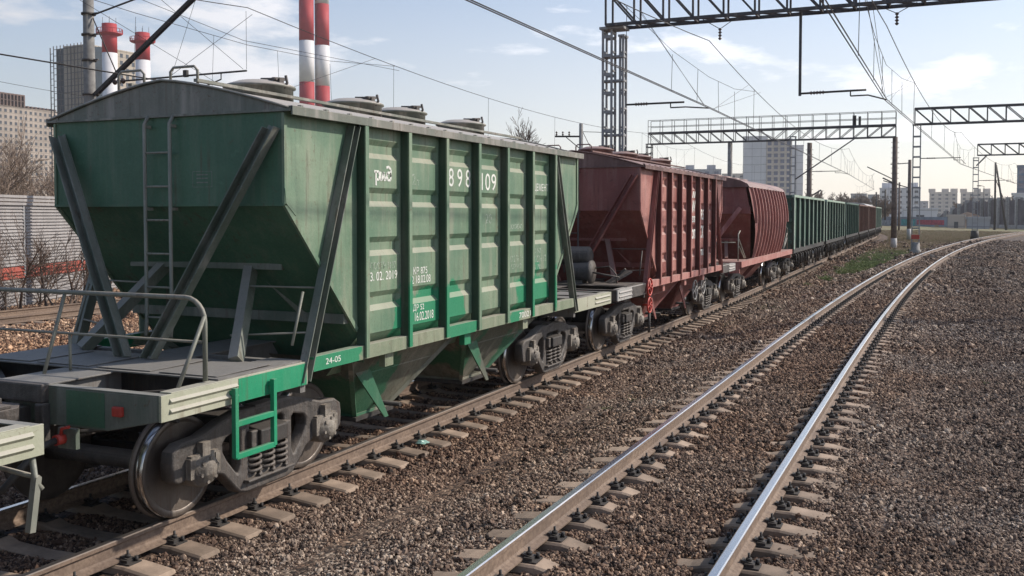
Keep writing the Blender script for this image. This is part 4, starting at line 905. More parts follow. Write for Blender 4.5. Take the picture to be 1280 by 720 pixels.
for i, (y, lab) in enumerate(((129.5, 'pale grey tank wagon right behind the last gondola'), (141.5, 'tank wagon at the far visible end of the train'), (153.5, 'last wagon where the train bends out of sight'))):
    rz = math.atan(-(xL(y+4)-xL(y-4))/8)
    if i == 0:
        o = tk = empty('tank_wagon', (xL(y), y, 0), rz)
        m = MB(); m.lathe([(-5.3, 0), (-5.25, .7), (-5.0, 1.25), (-4.8, 1.38), (4.8, 1.38), (5.0, 1.25), (5.25, .7), (5.3, 0)], (0, 0, 2.45), 'y', 24); m.build('tank', M['tank'], o)
        m = MB(); m.lathe([(3.7, .35), (3.98, .35), (4.0, 0)], (0, 0, 0), 'z', 16); m.build('dome', M['iron'], o)
        m = MB(); m.box(-.3, .3, -5.6, 5.6, .95, 1.25); m.box(-1.4, 1.4, -5.6, -5.4, .95, 1.3); m.box(-1.4, 1.4, 5.4, 5.6, .95, 1.3); m.build('frame', M['iron'], o)
        for e in (-1, 1): make_bogie(o, e*3.9, 1)
    else: o = copy_tree(tk); o.location = (xL(y), y, 0); o.rotation_euler = (0, 0, rz)
    tag(o, lab, 'wagon', 'tank wagons at the end of the train')
#@@SETTING
# ------------------------------------------------------------------ gantries, poles and overhead line
def ladder_post(parent, x, y, z0, z1, wx=.5, wy=.36, mat='galv', step=.62, name='lattice_post'):
    """two channels joined by batten plates on each face"""
    g = MB()
    for sx in (-1, 1):
        for sy in (-1, 1): g.box(x+sx*wx/2-.035, x+sx*wx/2+.035, y+sy*wy/2-.03, y+sy*wy/2+.03, z0, z1)
    z = z0+.3
    while z < z1-.1:
        for sy in (-1, 1): g.box(x-wx/2, x+wx/2, y+sy*wy/2-.034, y+sy*wy/2+.034, z-.05, z+.05)
        for sx in (-1, 1): g.box(x+sx*wx/2-.031, x+sx*wx/2+.031, y-wy/2, y+wy/2, z+.1, z+.16)
        z += step
    g.box(x-wx/2-.06, x+wx/2+.06, y-wy/2-.06, y+wy/2+.06, z1-.02, z1+.05)
    return g.build(name, M[mat], parent)
def truss(parent, x0, x1, y, z0, z1, wy, bay, mat, dirn=1, th=.07, name='truss_beam'):
    g = MB(); n = max(1, round(abs(x1-x0)/bay)); xs = [x0+(x1-x0)*i/n for i in range(n+1)]
    for sy in (-1, 1):
        for z in (z0, z1): g.beam((x0, y+sy*wy/2, z), (x1, y+sy*wy/2, z), th, th)
        for i, x in enumerate(xs):
            g.beam((x, y+sy*wy/2, z0), (x, y+sy*wy/2, z1), th*.6, th*.6)
            if i < n:
                if (dirn > 0) == (i < n/2 if dirn in (2, -2) else True): g.beam((x, y+sy*wy/2, z1), (xs[i+1], y+sy*wy/2, z0), th*.6, th*.6)
                else: g.beam((x, y+sy*wy/2, z0), (xs[i+1], y+sy*wy/2, z1), th*.6, th*.6)
    for i, x in enumerate(xs):
        for z in (z0, z1): g.beam((x, y-wy/2, z), (x, y+wy/2, z), th*.5, th*.5)
        if i < n: g.beam((x, y-wy/2, z0), (xs[i+1], y+wy/2, z0), th*.5, th*.5)
    return g.build(name, M[mat], parent)
def insulator(parent, a, b, r=.07, n=5, name='insulator'):
    a = Vector(a); b = Vector(b); m = MB(); pts = [a]; rr = [.02]
    for i in range(n):
        for t, q in ((.05, .35), (.45, 1), (.55, 1), (.95, .35)): pts.append(a.lerp(b, (i+t)/n)); rr.append(r*q)
    pts.append(b); rr.append(.02); m.tube(pts, rr, 8); return m.build(name, M['insul'], parent)
def reg_arm(parent, a, b, c):
    """registration arm a->b with an insulator and the steady arm hanging down to the contact wire at c"""
    a, b, c = Vector(a), Vector(b), Vector(c); m = MB(); m.tube([a, b], .032, 8)
    d = (b-a).normalized(); k = b - d*.45; m.tube([k, k-Vector((0, 0, .16))], .02, 6); m.tube([k-Vector((0, 0, .16)), k-Vector((0, 0, .16))+d*.5, c], .024, 6)
    m.build('registration_arm', M['wire'], parent); insulator(parent, a.lerp(b, .15), a.lerp(b, .38), .06)

g1 = empty('portal_gantry', (0, 0, 0), 0, 'tall dark lattice gantry crossing overhead at the top right, standing behind the red hopper', 'gantry', 'gantries over the tracks')
ladder_post(g1, -10.30, 31.3, -.4, 8.82, .30, .40); ladder_post(g1, -9.86, 31.45, -.4, 8.6, .10, .34)
m = MB(); 
for z in (3.2, 5.3, 7.1, 7.9): m.box(-10.5, -9.76, 31.2, 31.5, z, z+.07)
m.box(-10.55, -9.72, 31.0, 31.7, 8.82, 8.9); m.build('post_bracing', M['galv'], g1)
m = MB(); m.box(-10.8, -9.5, 30.9, 31.9, -.5, .1); m.build('foundation', M['found'], g1, bevel=.03)
truss(g1, -10.3, 5.2, 31.3, 8.93, 10.05, .75, 1.0, 'gantry_dark', 1, .10)
ladder_post(g1, 5.2, 31.3, -.4, 8.9, .5, .55)
m = MB(); m.box(-4.17, -4.09, 31.26, 31.34, 6.35, 8.93); m.build('hanging_mast', M['gantry_dark'], g1)
reg_arm(g1, (-4.13, 31.3, 6.42), (-2.2, 31.3, 6.44), (-1.63, 31.3, 6.12)); reg_arm(g1, (-9.7, 31.3, 6.33), (-7.75, 31.3, 6.33), (-6.95, 31.3, 6.1))
m = MB()
for x, z in ((-6.61, 8.24), (-1.37, 8.3)): m.tube([(x-.55, 31.3, 8.93), (x, 31.3, z+.35)], .012, 5); m.tube([(x+.55, 31.3, 8.93), (x, 31.3, z+.35)], .012, 5)
m.build('suspension_stay', M['wire'], g1)
for x, z in ((-6.61, 8.24), (-1.37, 8.3)): insulator(g1, (x, 31.3, z+.38), (x, 31.3, z), .06, 4)

g2 = empty('portal_gantry', (0, 0, 0), 0, 'wide lattice gantry with a railed walkway on top, behind the red hoppers', 'gantry', 'gantries over the tracks')
Y2 = 92.5
truss(g2, -26.3, -4.0, Y2, 9.5, 10.5, .9, 1.15, 'gantry_dark', 2, .10)
m = MB(); m.box(-26.3, -4.0, Y2-.5, Y2+.5, 10.55, 10.62); m.build('walkway', M['gantry_dark'], g2)
m = MB()
for sy in (-1, 1):
    for z in (11.15, 11.75): m.beam((-26.3, Y2+sy*.5, z), (-4.0, Y2+sy*.5, z), .045, .045)
    for i in range(20): x = -26.3+22.3*i/19; m.beam((x, Y2+sy*.5, 10.6), (x, Y2+sy*.5, 11.75), .045, .045)
m.build('walkway_railing', M['gantry_dark'], g2)
m = MB(); m.box(-7.6, -7.3, Y2-.3, Y2-.1, 10.62, 11.5); m.box(-7.1, -6.9, Y2-.3, Y2-.1, 10.62, 11.4); m.build('signal_lamp_box', M['iron_dark'], g2)
def rungpole(parent, x, y, z0, z1, r0, r1, mat, rungs=True, white=0):
    m = MB(); m.cyl((x, y, z0), (x, y, z1), r0, r1, 16); o = m.build('pole_shaft', M[mat], parent)
    if rungs:
        m = MB(); z = z0+2.2
        while z < z1-.3: m.box(x-r0-.07, x+r0+.07, y-.02, y+.02, z, z+.04); z += .45
        m.build('climbing_rungs', M['iron'], parent)
    if white: m = MB(); m.cyl((x, y, z0), (x, y, z0+white), r0+.012, r0+.008, 16); m.build('whitewashed_foot', M['pole_white'], parent)
rungpole(g2, -4.05, Y2, -.4, 9.5, .25, .21, 'pole_brown', True, 1.0)
rungpole(g2, -11.3, Y2, -.4, 9.2, .25, .21, 'pole_brown', True); rungpole(g2, -18.5, Y2, -.4, 9.4, .27, .22, 'pole', False)
ladder_post(g2, -26.3, Y2, -.4, 9.5, .5, .5, 'gantry_dark'); ladder_post(g2, -12.7, Y2-.5, -.4, 9.75, .46, .4, 'galv', .8)
m = MB(); m.tube([(-12.4, Y2-.8, 5.9), (-7.3, Y2-.8, 9.45)], .06, 6); m.tube([(-4.2, Y2-.6, 5.8), (-6.3, Y2-.6, 6.9)], .05, 6); m.tube([(-4.2, Y2-.6, 5.5), (-5.0, Y2-.6, 5.9)], .07, 6); m.tube([(-11, Y2-.5, 4.4), (-10.2, Y2-.5, 4.9)], .07, 6); m.tube([(-18.8, Y2-.5, 5.0), (-21, Y2-.5, 4.0)], .04, 6); m.build('bracket', M['gantry_dark'], g2)
reg_arm(g2, (-11.1, Y2, 6.6), (-8.6, Y2, 6.6), (-7.9, Y2, 6.3)); 
g3 = empty('portal_gantry', (0, 0, 0), 0, 'lattice gantry reaching right from the ladder-like post beside the curving track', 'gantry', 'gantries over the tracks')
Y3 = 75.
ladder_post(g3, -1.85, Y3, .7, 9.0, .48, .4, 'galv', .72)
m = MB(); m.lathe([(-.45, .40), (.15, .38), (.2, .30), (.72, .28)], (-1.85, Y3, 0), 'z', 16); m.build('foundation', M['found'], g3)
m = MB(); m.box(-2.12, -1.58, Y3-.26, Y3+.26, .95, 1.25); m.build('warning_band', M['redpaint'], g3)
truss(g3, -2.0, 13, Y3, 9.05, 10.15, .8, 1.15, 'gantry_dark', 1, .10)
ladder_post(g3, 13, Y3, -.6, 9.0, .48, .4, 'galv', .72)
reg_arm(g3, (-1.6, Y3, 6.65), (1.0, Y3, 6.65), (1.3, Y3, 6.2))
Y4 = 125.
g4 = empty('portal_gantry', (0, 0, 0), 0, 'farther lattice gantry at the right edge where the empty track bends away', 'gantry', 'gantries over the tracks')
ladder_post(g4, 3.25, Y4, .6, 9.2, .55, .45, 'galv', .8); m = MB(); m.lathe([(-.6, .5), (.3, .45), (.8, .4)], (3.25, Y4, 0), 'z', 14); m.build('foundation', M['iron_dark'], g4)
truss(g4, 3.4, 19, Y4, 9.5, 10.75, .9, 1.4, 'gantry_dark', 1, .12); m = MB(); m.beam((3.3, Y4, 8.3), (4.4, Y4, 9.5), .15, .15); m.build('bracket', M['gantry_dark'], g4)
ladder_post(g4, 19, Y4, -.5, 9.5, .55, .45, 'galv', .8); reg_arm(g4, (3.5, Y4, 6.6), (6.9, Y4, 6.6), (7.3, Y4, 6.25))
g5 = empty('lattice_mast', (0, 0, 0), 0, 'far ladder-like mast before the blue tower at the right edge', 'mast')
ladder_post(g5, 11.6, 165, -.5, 9.2, .55, .45, 'galv', .8, 'mast_body')

# concrete mast by the far track with its bracket
lp = empty('concrete_mast', (-26.5, 24.6, 0), 0, 'tall grey concrete mast standing behind the green hopper, with a slanting bracket', 'mast')
rungs = MB(); m = MB(); m.cyl((0, 0, -.5), (0, 0, 11.5), .225, .165, 18); m.build('pole_shaft', M['pole'], lp)
for z in (6.75, 7.9, 8.75, 9.45): m = MB(); m.cyl((0, 0, z-.035), (0, 0, z+.035), .235, .235, 16); m.beam((-.05, 0, z), (.42, 0, z), .05, .05); m.build('pole_band', M['iron'], lp)
m = MB()
for s in (-.06, .06): m.beam((.25, s, 6.72), (6.0, s, 10.55), .04, .11)
m.build('slanting_bracket', M['iron_dark'], lp)
m = MB(); m.tube([(.2, 0, 9.4), (2.0, 0, 9.75), (6.0, 0, 10.5)], .03, 6); m.tube([(.2, 0, 9.3), (1.25, 0, 7.35)], .02, 6); m.build('bracket_tie', M['iron_dark'], lp)
m = MB(); m.tube([(1.2, 0, 7.12), (6.6, 0, 7.16)], .03, 8); m.tube([(5.6, 0, 7.15), (5.6, 0, 6.95), (4.9, 0, 6.75)], .022, 6); m.box(4.1, 4.25, -.05, .05, 7.1, 7.32); m.build('registration_arm', M['iron_dark'], lp)
insulator(lp, (1.05, 0, 7.1), (1.6, 0, 7.13), .10, 3)

def catenary(label, sup, contact=True, sag=1.15, r=.013, twin=True, dsp=8.):
    """messenger wire sagging between supports (x, y, z_contact, z_messenger); contact wire below on droppers"""
    e = empty('overhead_line', (0, 0, 0), 0, label, 'overhead line', 'overhead lines above the tracks')
    pts = []
    for a, b in zip(sup, sup[1:]):
        for i in range(25):
            t = i/24; pts.append((a[0]+(b[0]-a[0])*t, a[1]+(b[1]-a[1])*t, a[3]+(b[3]-a[3])*t - 4*sag*t*(1-t)))
    m = MB(); m.tube(pts, r, 5); m.build('messenger_wire', M['wire'], e)
    if contact:
        for k in ((-.035, .035) if twin else (0,)):
            m = MB(); m.tube([(s[0]+k, s[1], s[2]) for s in sup], r, 5); m.build('contact_wire', M['wire'], e)
        for a, b in zip(sup, sup[1:]):
            n = max(2, int(abs(b[1]-a[1])/dsp)); 
            for i in range(1, n):
                t = i/n; x, y = a[0]+(b[0]-a[0])*t, a[1]+(b[1]-a[1])*t
                m = MB(); m.tube([(x, y, a[2]+(b[2]-a[2])*t), (x+.02, y, a[3]+(b[3]-a[3])*t-4*sag*t*(1-t))], .008, 4); m.build('dropper', M['wire'], e)
        for k in range(1, len(sup)-1):                 # Y-shaped auxiliary wires either side of every support
            q = sup[k]; d0, d1 = Vector(q[:2])-Vector(sup[k-1][:2]), Vector(sup[k+1][:2])-Vector(q[:2])
            for dd, ln in ((-d0, d0.length), (d1, d1.length)):
                u_ = dd.normalized(); f = lambda t, z_: (q[0]+u_.x*t, q[1]+u_.y*t, z_)
                hm_ = lambda t: q[3]-4*sag*(t/ln)*(1-t/ln)
                m = MB(); m.tube([f(0, q[3]-1.15), f(4.5, q[3]-1.0), f(9, hm_(9))], .008, 4); m.build('auxiliary_wire', M['wire'], e)
                for t in (1.5, 4.5): m = MB(); m.tube([f(t, q[3]-1.1), f(t+.1, q[2])], .007, 4); m.build('dropper', M['wire'], e)
                m = MB(); m.tube([f(7.5, hm_(7.5)), f(.8, q[2]+.03)], .007, 4); m.build('stay_wire', M['wire'], e)
    return e
e = catenary('overhead line above the freight train, crossing the sky between gantries', [(-7.3, -30, 6.2, 8.24), (-6.95, 31.3, 6.12, 8.24), (-7.9, 92.5, 6.3, 8.6), (-9.3, 150, 6.3, 8.6), (-16, 200, 6.3, 8.6)])
for dy in (-6.5, 6.5):
    m = MB(); m.tube([(-6.75, 31.3+dy*1.3, 7.55), (-6.95, 31.3+dy*.1, 6.14)], .006, 4); m.build('dropper', M['wire'], e)
e = catenary('overhead line above the empty curving track, running from the top right into the distance', [(-2.4, -30, 6.2, 8.3), (-1.65, 31.3, 6.12, 8.3), (1.0, 75, 6.2, 8.4), (7.2, 125, 6.25, 8.5), (19.5, 190, 6.3, 8.5)], sag=.95)
for a_, b_ in (((-1.5, 22, 7.5), (-1.65, 31.0, 6.2)), ((-1.2, 40, 7.6), (-1.65, 31.4, 6.2))): m = MB(); m.tube([a_, b_], .006, 4); m.build('dropper', M['wire'], e)
e = catenary('overhead line of the track beyond the train, passing behind the striped chimneys', [(-20.6, -12, 6.4, 9.6), (-19.85, 24.6, 6.4, 9.1), (-20.3, 78, 6.4, 9.2), (-21.5, 130, 6.4, 9.2)], sag=1.0)
for a_, b_ in (((-19.9, 24.6, 9.0), (-19.9, 24.6, 7.2)), ((-20.1, 20.0, 9.2), (-19.95, 24.5, 7.2)), ((-19.9, 24.9, 8.95), (-22.9, 24.6, 7.2)), ((-21.9, 24.6, 9.5), (-22.9, 24.6, 7.2)), ((-25.6, 24.6, 10.3), (-20.0, 24.6, 8.1)), ((-20, 24.6, 8.1), (-19.95, 34.0, 8.42))):
    m = MB(); m.tube([a_, b_], .008, 4); m.build('stay_wire', M['wire'], e)
for lab, (a_, b_) in {'thin wire at the left edge of the sky, upper one': ((0, 94), (330, 112)), 'thin wire at the left edge of the sky, lower one': ((0, 128), (330, 116))}.items():
    A, B_ = P(a_[0]-60, 60, ZZ(a_[1]-4, 60)), P(b_[0], 95, ZZ(b_[1]+22, 95)); m = MB()
    m.tube([A.lerp(B_, t/16)-Vector((0, 0, 4*.8*(t/16)*(1-t/16))) for t in range(17)], .014, 4); tag(m.build('wire', M['wire']), lab, 'wire')

# small line pole behind the train, with its crossarm
u = P(726, 62); up_ = empty('utility_pole', u, YAW, 'short utility pole with three insulators rising over the end of the green hopper', 'pole')
m = MB(); m.cyl((0, 0, -.5), (0, 0, ZZ(155, 62)), .16, .12, 12); m.build('pole_shaft', M['pole'], up_)
zc = ZZ(171, 62); m = MB(); m.box(-1.65, .1, -.06, .06, zc-.05, zc+.05); m.beam((-1.0, 0, zc), (-.1, 0, zc-.75), .05, .05); m.tube([(.1, 0, zc+.3), (1.7, 0, zc+.25)], .02, 5); m.tube([(.1, 0, zc+.3), (.9, 0, zc-1.3)], .02, 5); m.build('crossarm', M['iron_dark'], up_)
for x in (-1.55, -1.15, -.75): insulator(up_, (x, 0, zc+.05), (x, 0, zc+.32), .07, 2)
def pole(px, D, y0, y1, r, label, mat='pole_brown', white=0, extra=None):
    p = P(px, D); o = empty('line_pole', p, YAW, label, 'pole'); rungpole(o, 0, 0, ZZ(y1, D), ZZ(y0, D), r, r*.8, mat, False, white)
    if extra: extra(o, D)
    return o
def ex(o, D): m = MB(); z = ZZ(204, D); m.beam((0, 0, z), (-2.2, 0, z-.15), .1, .1); m.beam((0, 0, ZZ(235, D)), (-3.0, 0, ZZ(226, D)), .1, .1); m.build('bracket', M['gantry_dark'], o)
pole(1136, 112, 200, 299, .22, 'brown concrete pole with a white foot between the walkway gantry and the ladder-like post', white=1.2, extra=ex)
pole(1123.5, 150, 228, 288, .16, 'thin dark pole just right of the brown gantry post', 'pole_brown')
pole(1106, 170, 237, 275, .16, 'small far pole above the end of the train', 'iron_dark')
pole(1095, 190, 240, 270, .14, 'faint far pole above the last gondolas', 'iron_dark')
A_ = P(1243, 190); o = empty('utility_pole', A_, YAW, 'dark A-shaped timber pole with a leaning prop above the dark fence', 'pole')
m = MB(); m.cyl((0, 0, -.4), (0, 0, ZZ(203, 190)), .22, .16, 10); m.build('pole_shaft', M['iron_dark'], o); m = MB(); m.cyl((2.3, 0, -.4), (.1, 0, ZZ(206, 190)), .22, .16, 10); m.tube([(.1, 0, ZZ(225, 190)), (1.9, 0, ZZ(252, 190))], .07, 6); m.build('leaning_prop', M['iron_dark'], o)
o = empty('street_lamp', P(1229, 215), YAW, 'small street lamp above the low buildings on the right', 'street lamp')
m = MB(); m.cyl((0, 0, -.4), (0, 0, ZZ(233, 215)), .10, .07, 8); m.tube([(0, 0, ZZ(233, 215)), (-.9, 0, ZZ(232, 215))], .06, 6); m.build('lamp_post', M['iron'], o); m = MB(); m.box(-1.5, -.8, -.15, .15, ZZ(233, 215), ZZ(232, 215)+.05); m.build('lamp_head', M['iron'], o)

# ------------------------------------------------------------------ chimneys
M['ch_red'] = plain('chimney_red', (.34,.022,.028), .7, 0, .12, .3); M['ch_white'] = plain('chimney_white', (.62,.61,.62), .75, 0, .10, .3)
def stack(px, D, w_px, bands, label, ring=None, group=None):
    """bands: list of (y_top, y_bottom, colour) at 1280 scale"""
    o = empty('chimney', P(px, D), YAW, label, 'chimney', group); r = w_px/2*D/F_PX
    for a, b_, c in bands:
        m = MB(); k0, k1 = 1+(a+200)*.0004, 1+(b_+200)*.0004
        m.lathe([(ZZ(b_, D), r*k1), (ZZ(a, D), r*k0)], (0, 0, 0), 'z', 40); m.build('shaft_band', M['ch_'+c], o)
    if ring:
        z = ZZ(ring, D); m = MB(); m.lathe([(z-.5, r), (z, r*1.75), (z+.3, r*1.95), (z+.3, r)], (0, 0, 0), 'z', 32); m.build('gallery', M['ch_red'], o)
        m = MB()
        for k in range(20):
            t = k*math.pi/10; m.tube([(r*1.9*math.cos(t), r*1.9*math.sin(t), z+.3), (r*1.9*math.cos(t), r*1.9*math.sin(t), z+1.6)], .09, 4)
        m.tube([(r*1.9*math.cos(k*math.pi/12), r*1.9*math.sin(k*math.pi/12), z+1.6) for k in range(25)], .09, 4); m.build('gallery_railing', M['ch_red'], o)
        m = MB()
        for k in range(4): t = k*math.pi/2+.4; m.tube([(r*.95*math.cos(t), r*.95*math.sin(t), ZZ(bands[0][0], D)-.5), (r*.95*math.cos(t), r*.95*math.sin(t), ZZ(bands[0][0], D)+2)], .06, 4)
        m.build('lightning_rod', M['iron_dark'], o)
    return o
stack(385, 400, 16.6, [(-102, -51, 'red'), (-51, 0, 'white'), (0, 53, 'red'), (53, 104, 'white'), (104, 155, 'red'), (155, 206, 'white'), (206, 272, 'red')], 'tall red and white striped chimney, left of the close pair', group='tall striped chimneys')
stack(404.3, 404, 16.2, [(-95, -44, 'red'), (-44, 8, 'white'), (8, 59, 'red'), (59, 109, 'white'), (109, 160, 'red'), (160, 211, 'white'), (211, 272, 'red')], 'tall red and white striped chimney, right of the close pair', group='tall striped chimneys')
stack(140.5, 300, 16.2, [(32, 68, 'red'), (68, 272, 'white')], 'short white chimney with a red gallery top, taller of the two by the tower block', 45)
stack(181.5, 330, 15.6, [(43, 77, 'red'), (77, 272, 'white')], 'short white chimney with a red gallery top, the right one, farther away', 55)

# ------------------------------------------------------------------ buildings
def wall_mat(name, c, var=.12, panel=None):
    m, Nn, Ll, B = new_mat(name); tc = Nn.new('ShaderNodeTexCoord'); ob = tc.outputs['Object']
    n = noise(Nn, Ll, .12, 5, .6, ob); c_ = mixn(Nn, Ll, thr(Nn, Ll, n, .35, .65), tuple(x*(1-var) for x in c), tuple(min(1, x*(1+var)) for x in c))
    if panel:
        sp = Nn.new('ShaderNodeSeparateXYZ'); Ll.new(ob, sp.inputs[0])
        for ax, st, wd in ((2, panel, .06), (0, panel*1.1, .04)):
            f = mth(Nn, Ll, 'FRACT', mth(Nn, Ll, 'DIVIDE', sp.outputs[ax], st)); c_ = mixn(Nn, Ll, mth(Nn, Ll, 'LESS_THAN', f, wd), c_, tuple(x*.55 for x in c))
    Ll.new(c_, B.inputs['Base Color']); B.inputs['Roughness'].default_value = .85; return m
M['b_beige'] = wall_mat('beige_panels', (.34,.29,.25), .12, 2.8); M['b_tower'] = wall_mat('tower_beige', (.38,.33,.27), .1, 3.0); M['b_dark'] = wall_mat('dark_netting', (.025,.04,.055), .3, 3.0)
M['b_grey'] = wall_mat('grey_panels', (.36,.36,.38), .08, 3.0); M['b_white'] = wall_mat('white_panels', (.58,.58,.6), .06, 4.0); M['b_cream'] = wall_mat('cream_panels', (.50,.44,.38), .1, 3.0)
M['b_brown'] = wall_mat('brown_frame', (.13,.085,.07), .2); M['b_blue'] = wall_mat('blue_glazing', (.05,.11,.20), .2, 3.2)
M['glass'] = plain('window_glass', (.05,.06,.075), .25, 0, .3, .5); M['glass_b'] = plain('balcony_glass', (.10,.11,.17), .3, 0, .3, .5)
def RP(pa, pb, D):
    """facade end points: starts at bearing pa, square to that line of sight, ends at bearing pb"""
    A = P(pa, D); c = Vector((0, 0, 0)); n = (A-c).normalized(); q = P(pb, 1.0); t = A.dot(n)/q.dot(n); return A, q*t
def facade_frame(A, B_):
    d = (B_-A); return d.length, math.atan2(d.y, d.x)
def building(name, label, A, B_, depth, ztop, mat, fh=2.8, cw=3.4, win=(1.3, 1.4), z0=-1., roof_bits=0, side_win=False, glass='glass', cat='building', seed=1):
    """A->B is the facade seen by the camera; local x along it, y into the depth"""
    Ln, rz = facade_frame(A, B_); o = empty(name, (A.x, A.y, 0), rz, label, cat); rs = random.Random(seed)
    m = MB(); m.box(0, Ln, 0, depth, z0, ztop); m.build('wall', M[mat], o)
    m = MB(); m.box(-.2, Ln+.2, -.2, depth+.2, ztop, ztop+.5); m.build('parapet', M[mat], o)
    wm = MB(); wm.box(-win[0]/2, win[0]/2, -.06, .10, -win[1]/2, win[1]/2); wme = wm.mesh('window'); wme.materials.append(M[glass])
    nf = int((ztop-z0)/fh); nc = int(Ln/cw); cells = []
    for f in range(nf):
        for c in range(nc): cells.append((0, (c+.5)*Ln/nc, ztop-fh*(f+.6)))
    if side_win:
        ns = int(depth/cw)
        for f in range(nf):
            for c in range(ns): cells.append((side_win, (c+.5)*depth/ns, ztop-fh*(f+.6)))
    for i, (sd_, x, z) in enumerate(cells[:100]):
        q = link('window', wme, parent=o)
        if sd_ == 0: q.location = (x, 0, z)
        elif sd_ == 1: q.location = (Ln, x, z); q.rotation_euler = (0, 0, math.pi/2)
        else: q.location = (0, x, z); q.rotation_euler = (0, 0, -math.pi/2)
    if len(cells) > 100:
        mm = MB()
        for sd_, x, z in cells[100:]:
            a, b_ = win[0]/2, win[1]/2
            if sd_ == 0: mm.box(x-a, x+a, -.06, .1, z-b_, z+b_)
            elif sd_ == 1: mm.box(Ln-.1, Ln+.06, x-a, x+a, z-b_, z+b_)
            else: mm.box(-.06, .1, x-a, x+a, z-b_, z+b_)
        tag(mm.build('window', M[glass], o), kind='stuff')
    for k in range(roof_bits):
        x = Ln*(k+.5)/roof_bits+rs.uniform(-2, 2); m = MB(); m.box(x-2.5, x+2.5, depth*.3, depth*.7, ztop+.5, ztop+3.2); m.build('lift_housing', M[mat], o)
    return o
o = building('apartment_block', 'long beige apartment block with rows of small windows at the left edge', P(-70, 403), P(96, 470), 16, ZZ(133, 430), 'b_beige', 2.75, 2.7, (1.25, 1.35), roof_bits=0)
m = MB(); Ln, _ = facade_frame(P(-70, 403), P(96, 470)); zt = ZZ(133, 430)+.5; Lx = Ln*.60
for k in range(24): x = Lx*k/23; m.box(x-.35, x+.35, 1, 14, zt, zt+5.2)
m.box(-.3, Lx+.3, 1, 14, zt+2.6, zt+2.9); m.box(-.3, Lx+.3, 1, 14, zt+5.2, zt+5.8)
for k in range(9): x = Lx+1+k*2.2; m.box(x-.5, x+.5, 2, 8, zt, zt+1.2)
m.build('unfinished_storey', M['b_brown'], o)
o = building('tower_block', 'tower block under construction with a dark netted side behind the short chimneys', P(113, 400), P(187, 428), 14, ZZ(58, 400), 'b_tower', 3.0, 3.1, (1.5, 1.7), roof_bits=0)
Ls, rz = facade_frame(P(73, 412), P(113, 400)); q = empty('netted_wing', (0, 0, 0)); bpy.data.objects.remove(q)
A0 = P(73, 412); inv = Matrix.Rotation(-o.rotation_euler.z, 4, 'Z')
def lo(p): v = inv @ (Vector((p.x, p.y, p.z))-Vector((o.location.x, o.location.y, 0))); return v
a3, b3 = lo(P(74, 411)), lo(P(112.8, 400.2)); zt = ZZ(60, 405); nrm = Vector((b3.y-a3.y, -(b3.x-a3.x), 0)).normalized()
m = MB(); m.slab([(a3.x, a3.y, -1), (b3.x, b3.y, -1), (b3.x, b3.y, zt), (a3.x, a3.y, zt)], (-nrm.x*10, -nrm.y*10, 0)); m.build('netted_wing', M['b_dark'], o)
m = MB(); n = 9; 
for k in range(n+1):
    p = a3.lerp(b3, k/n)+nrm*1.2; m.box(p.x-.13, p.x+.13, p.y-.13, p.y+.13, -1, zt+1.0)
z = 1
while z < zt+.8: p, q_ = a3+nrm*1.2, b3+nrm*1.2; m.beam((p.x, p.y, z), (q_.x, q_.y, z), .22, .22); z += 2.6
p = a3+nrm*1.2+(a3-b3).normalized()*2.2; m.box(p.x-.15, p.x+.15, p.y-.15, p.y+.15, -1, zt+.5)
z = 2.
while z < zt: q_ = a3+nrm*1.2; m.beam((p.x, p.y, z), (q_.x, q_.y, z), .2, .2); z += 2.6
m.build('scaffolding', M['gantry_dark'], o)
# right-hand skyline
building('apartment_block', 'long pale nine-storey block over the roof of the red hoppers', *RP(818, 901, 600), 14, ZZ(213, 600), 'b_grey', 2.8, 5.5, (2.6, 1.5), roof_bits=3, glass='glass_b')
building('apartment_block', 'low grey block between the concrete pole and the white tower block', *RP(902, 931, 700), 14, ZZ(218, 700), 'b_cream', 2.8, 5.0, (2.0, 1.5))
o = building('tower_block', 'white-panelled tower block with a blue glazed middle, highest on the right skyline', *RP(928, 959, 500), 26, ZZ(172, 500), 'b_white', 400, 400, (.1, .1))
building('tower_block', 'beige tower block with a dark blue balcony stripe, joined right of the white-panelled tower', *RP(957, 989, 497), 20, ZZ(176, 500), 'b_cream', 3.0, 2.6, (1.9, 1.9), glass='glass_b')
building('tower_block', 'plain light grey tower wall behind the ladder-like post', *RP(975, 1003, 560), 16, ZZ(183, 560), 'b_white', 400, 400, (.1, .1))
building('apartment_block', 'dim grey block behind the bare trees above the gondolas', *RP(1063, 1083, 560), 14, ZZ(243, 560), 'b_grey', 2.8, 4, (1.8, 1.4))
building('apartment_block', 'white block behind the brown gantry post', *RP(1099, 1150, 520), 16, ZZ(236, 520), 'b_white', 2.8, 4, (1.8, 1.3), roof_bits=2)
building('apartment_block', 'pale high block in the hazy distance, right of the ladder-like post', *RP(1161, 1196, 760), 20, ZZ(241, 760), 'b_cream', 3, 4.2, (2, 1.5), roof_bits=3)
building('apartment_block', 'pale high block in the hazy distance behind the second lattice post', *RP(1200, 1237, 760), 20, ZZ(241, 760), 'b_cream', 3, 4.2, (2, 1.5), roof_bits=3)
building('office_tower', 'blue glazed tower at the right edge', *RP(1270, 1295, 420), 16, ZZ(208, 420), 'b_blue', 3.2, 3, (2.4, 2.2), glass='glass_b')
building('office_building', 'white building below the blue tower at the right edge', *RP(1264, 1300, 330), 14, ZZ(243, 330), 'b_white', 3.0, 3.5, (2.4, 1.5))
building('warehouse', 'low white warehouse roof beyond the graffiti wall', *RP(1128, 1172, 330), 20, ZZ(262, 330), 'b_white', 4, 6, (2.5, 1.2), cat='warehouse')
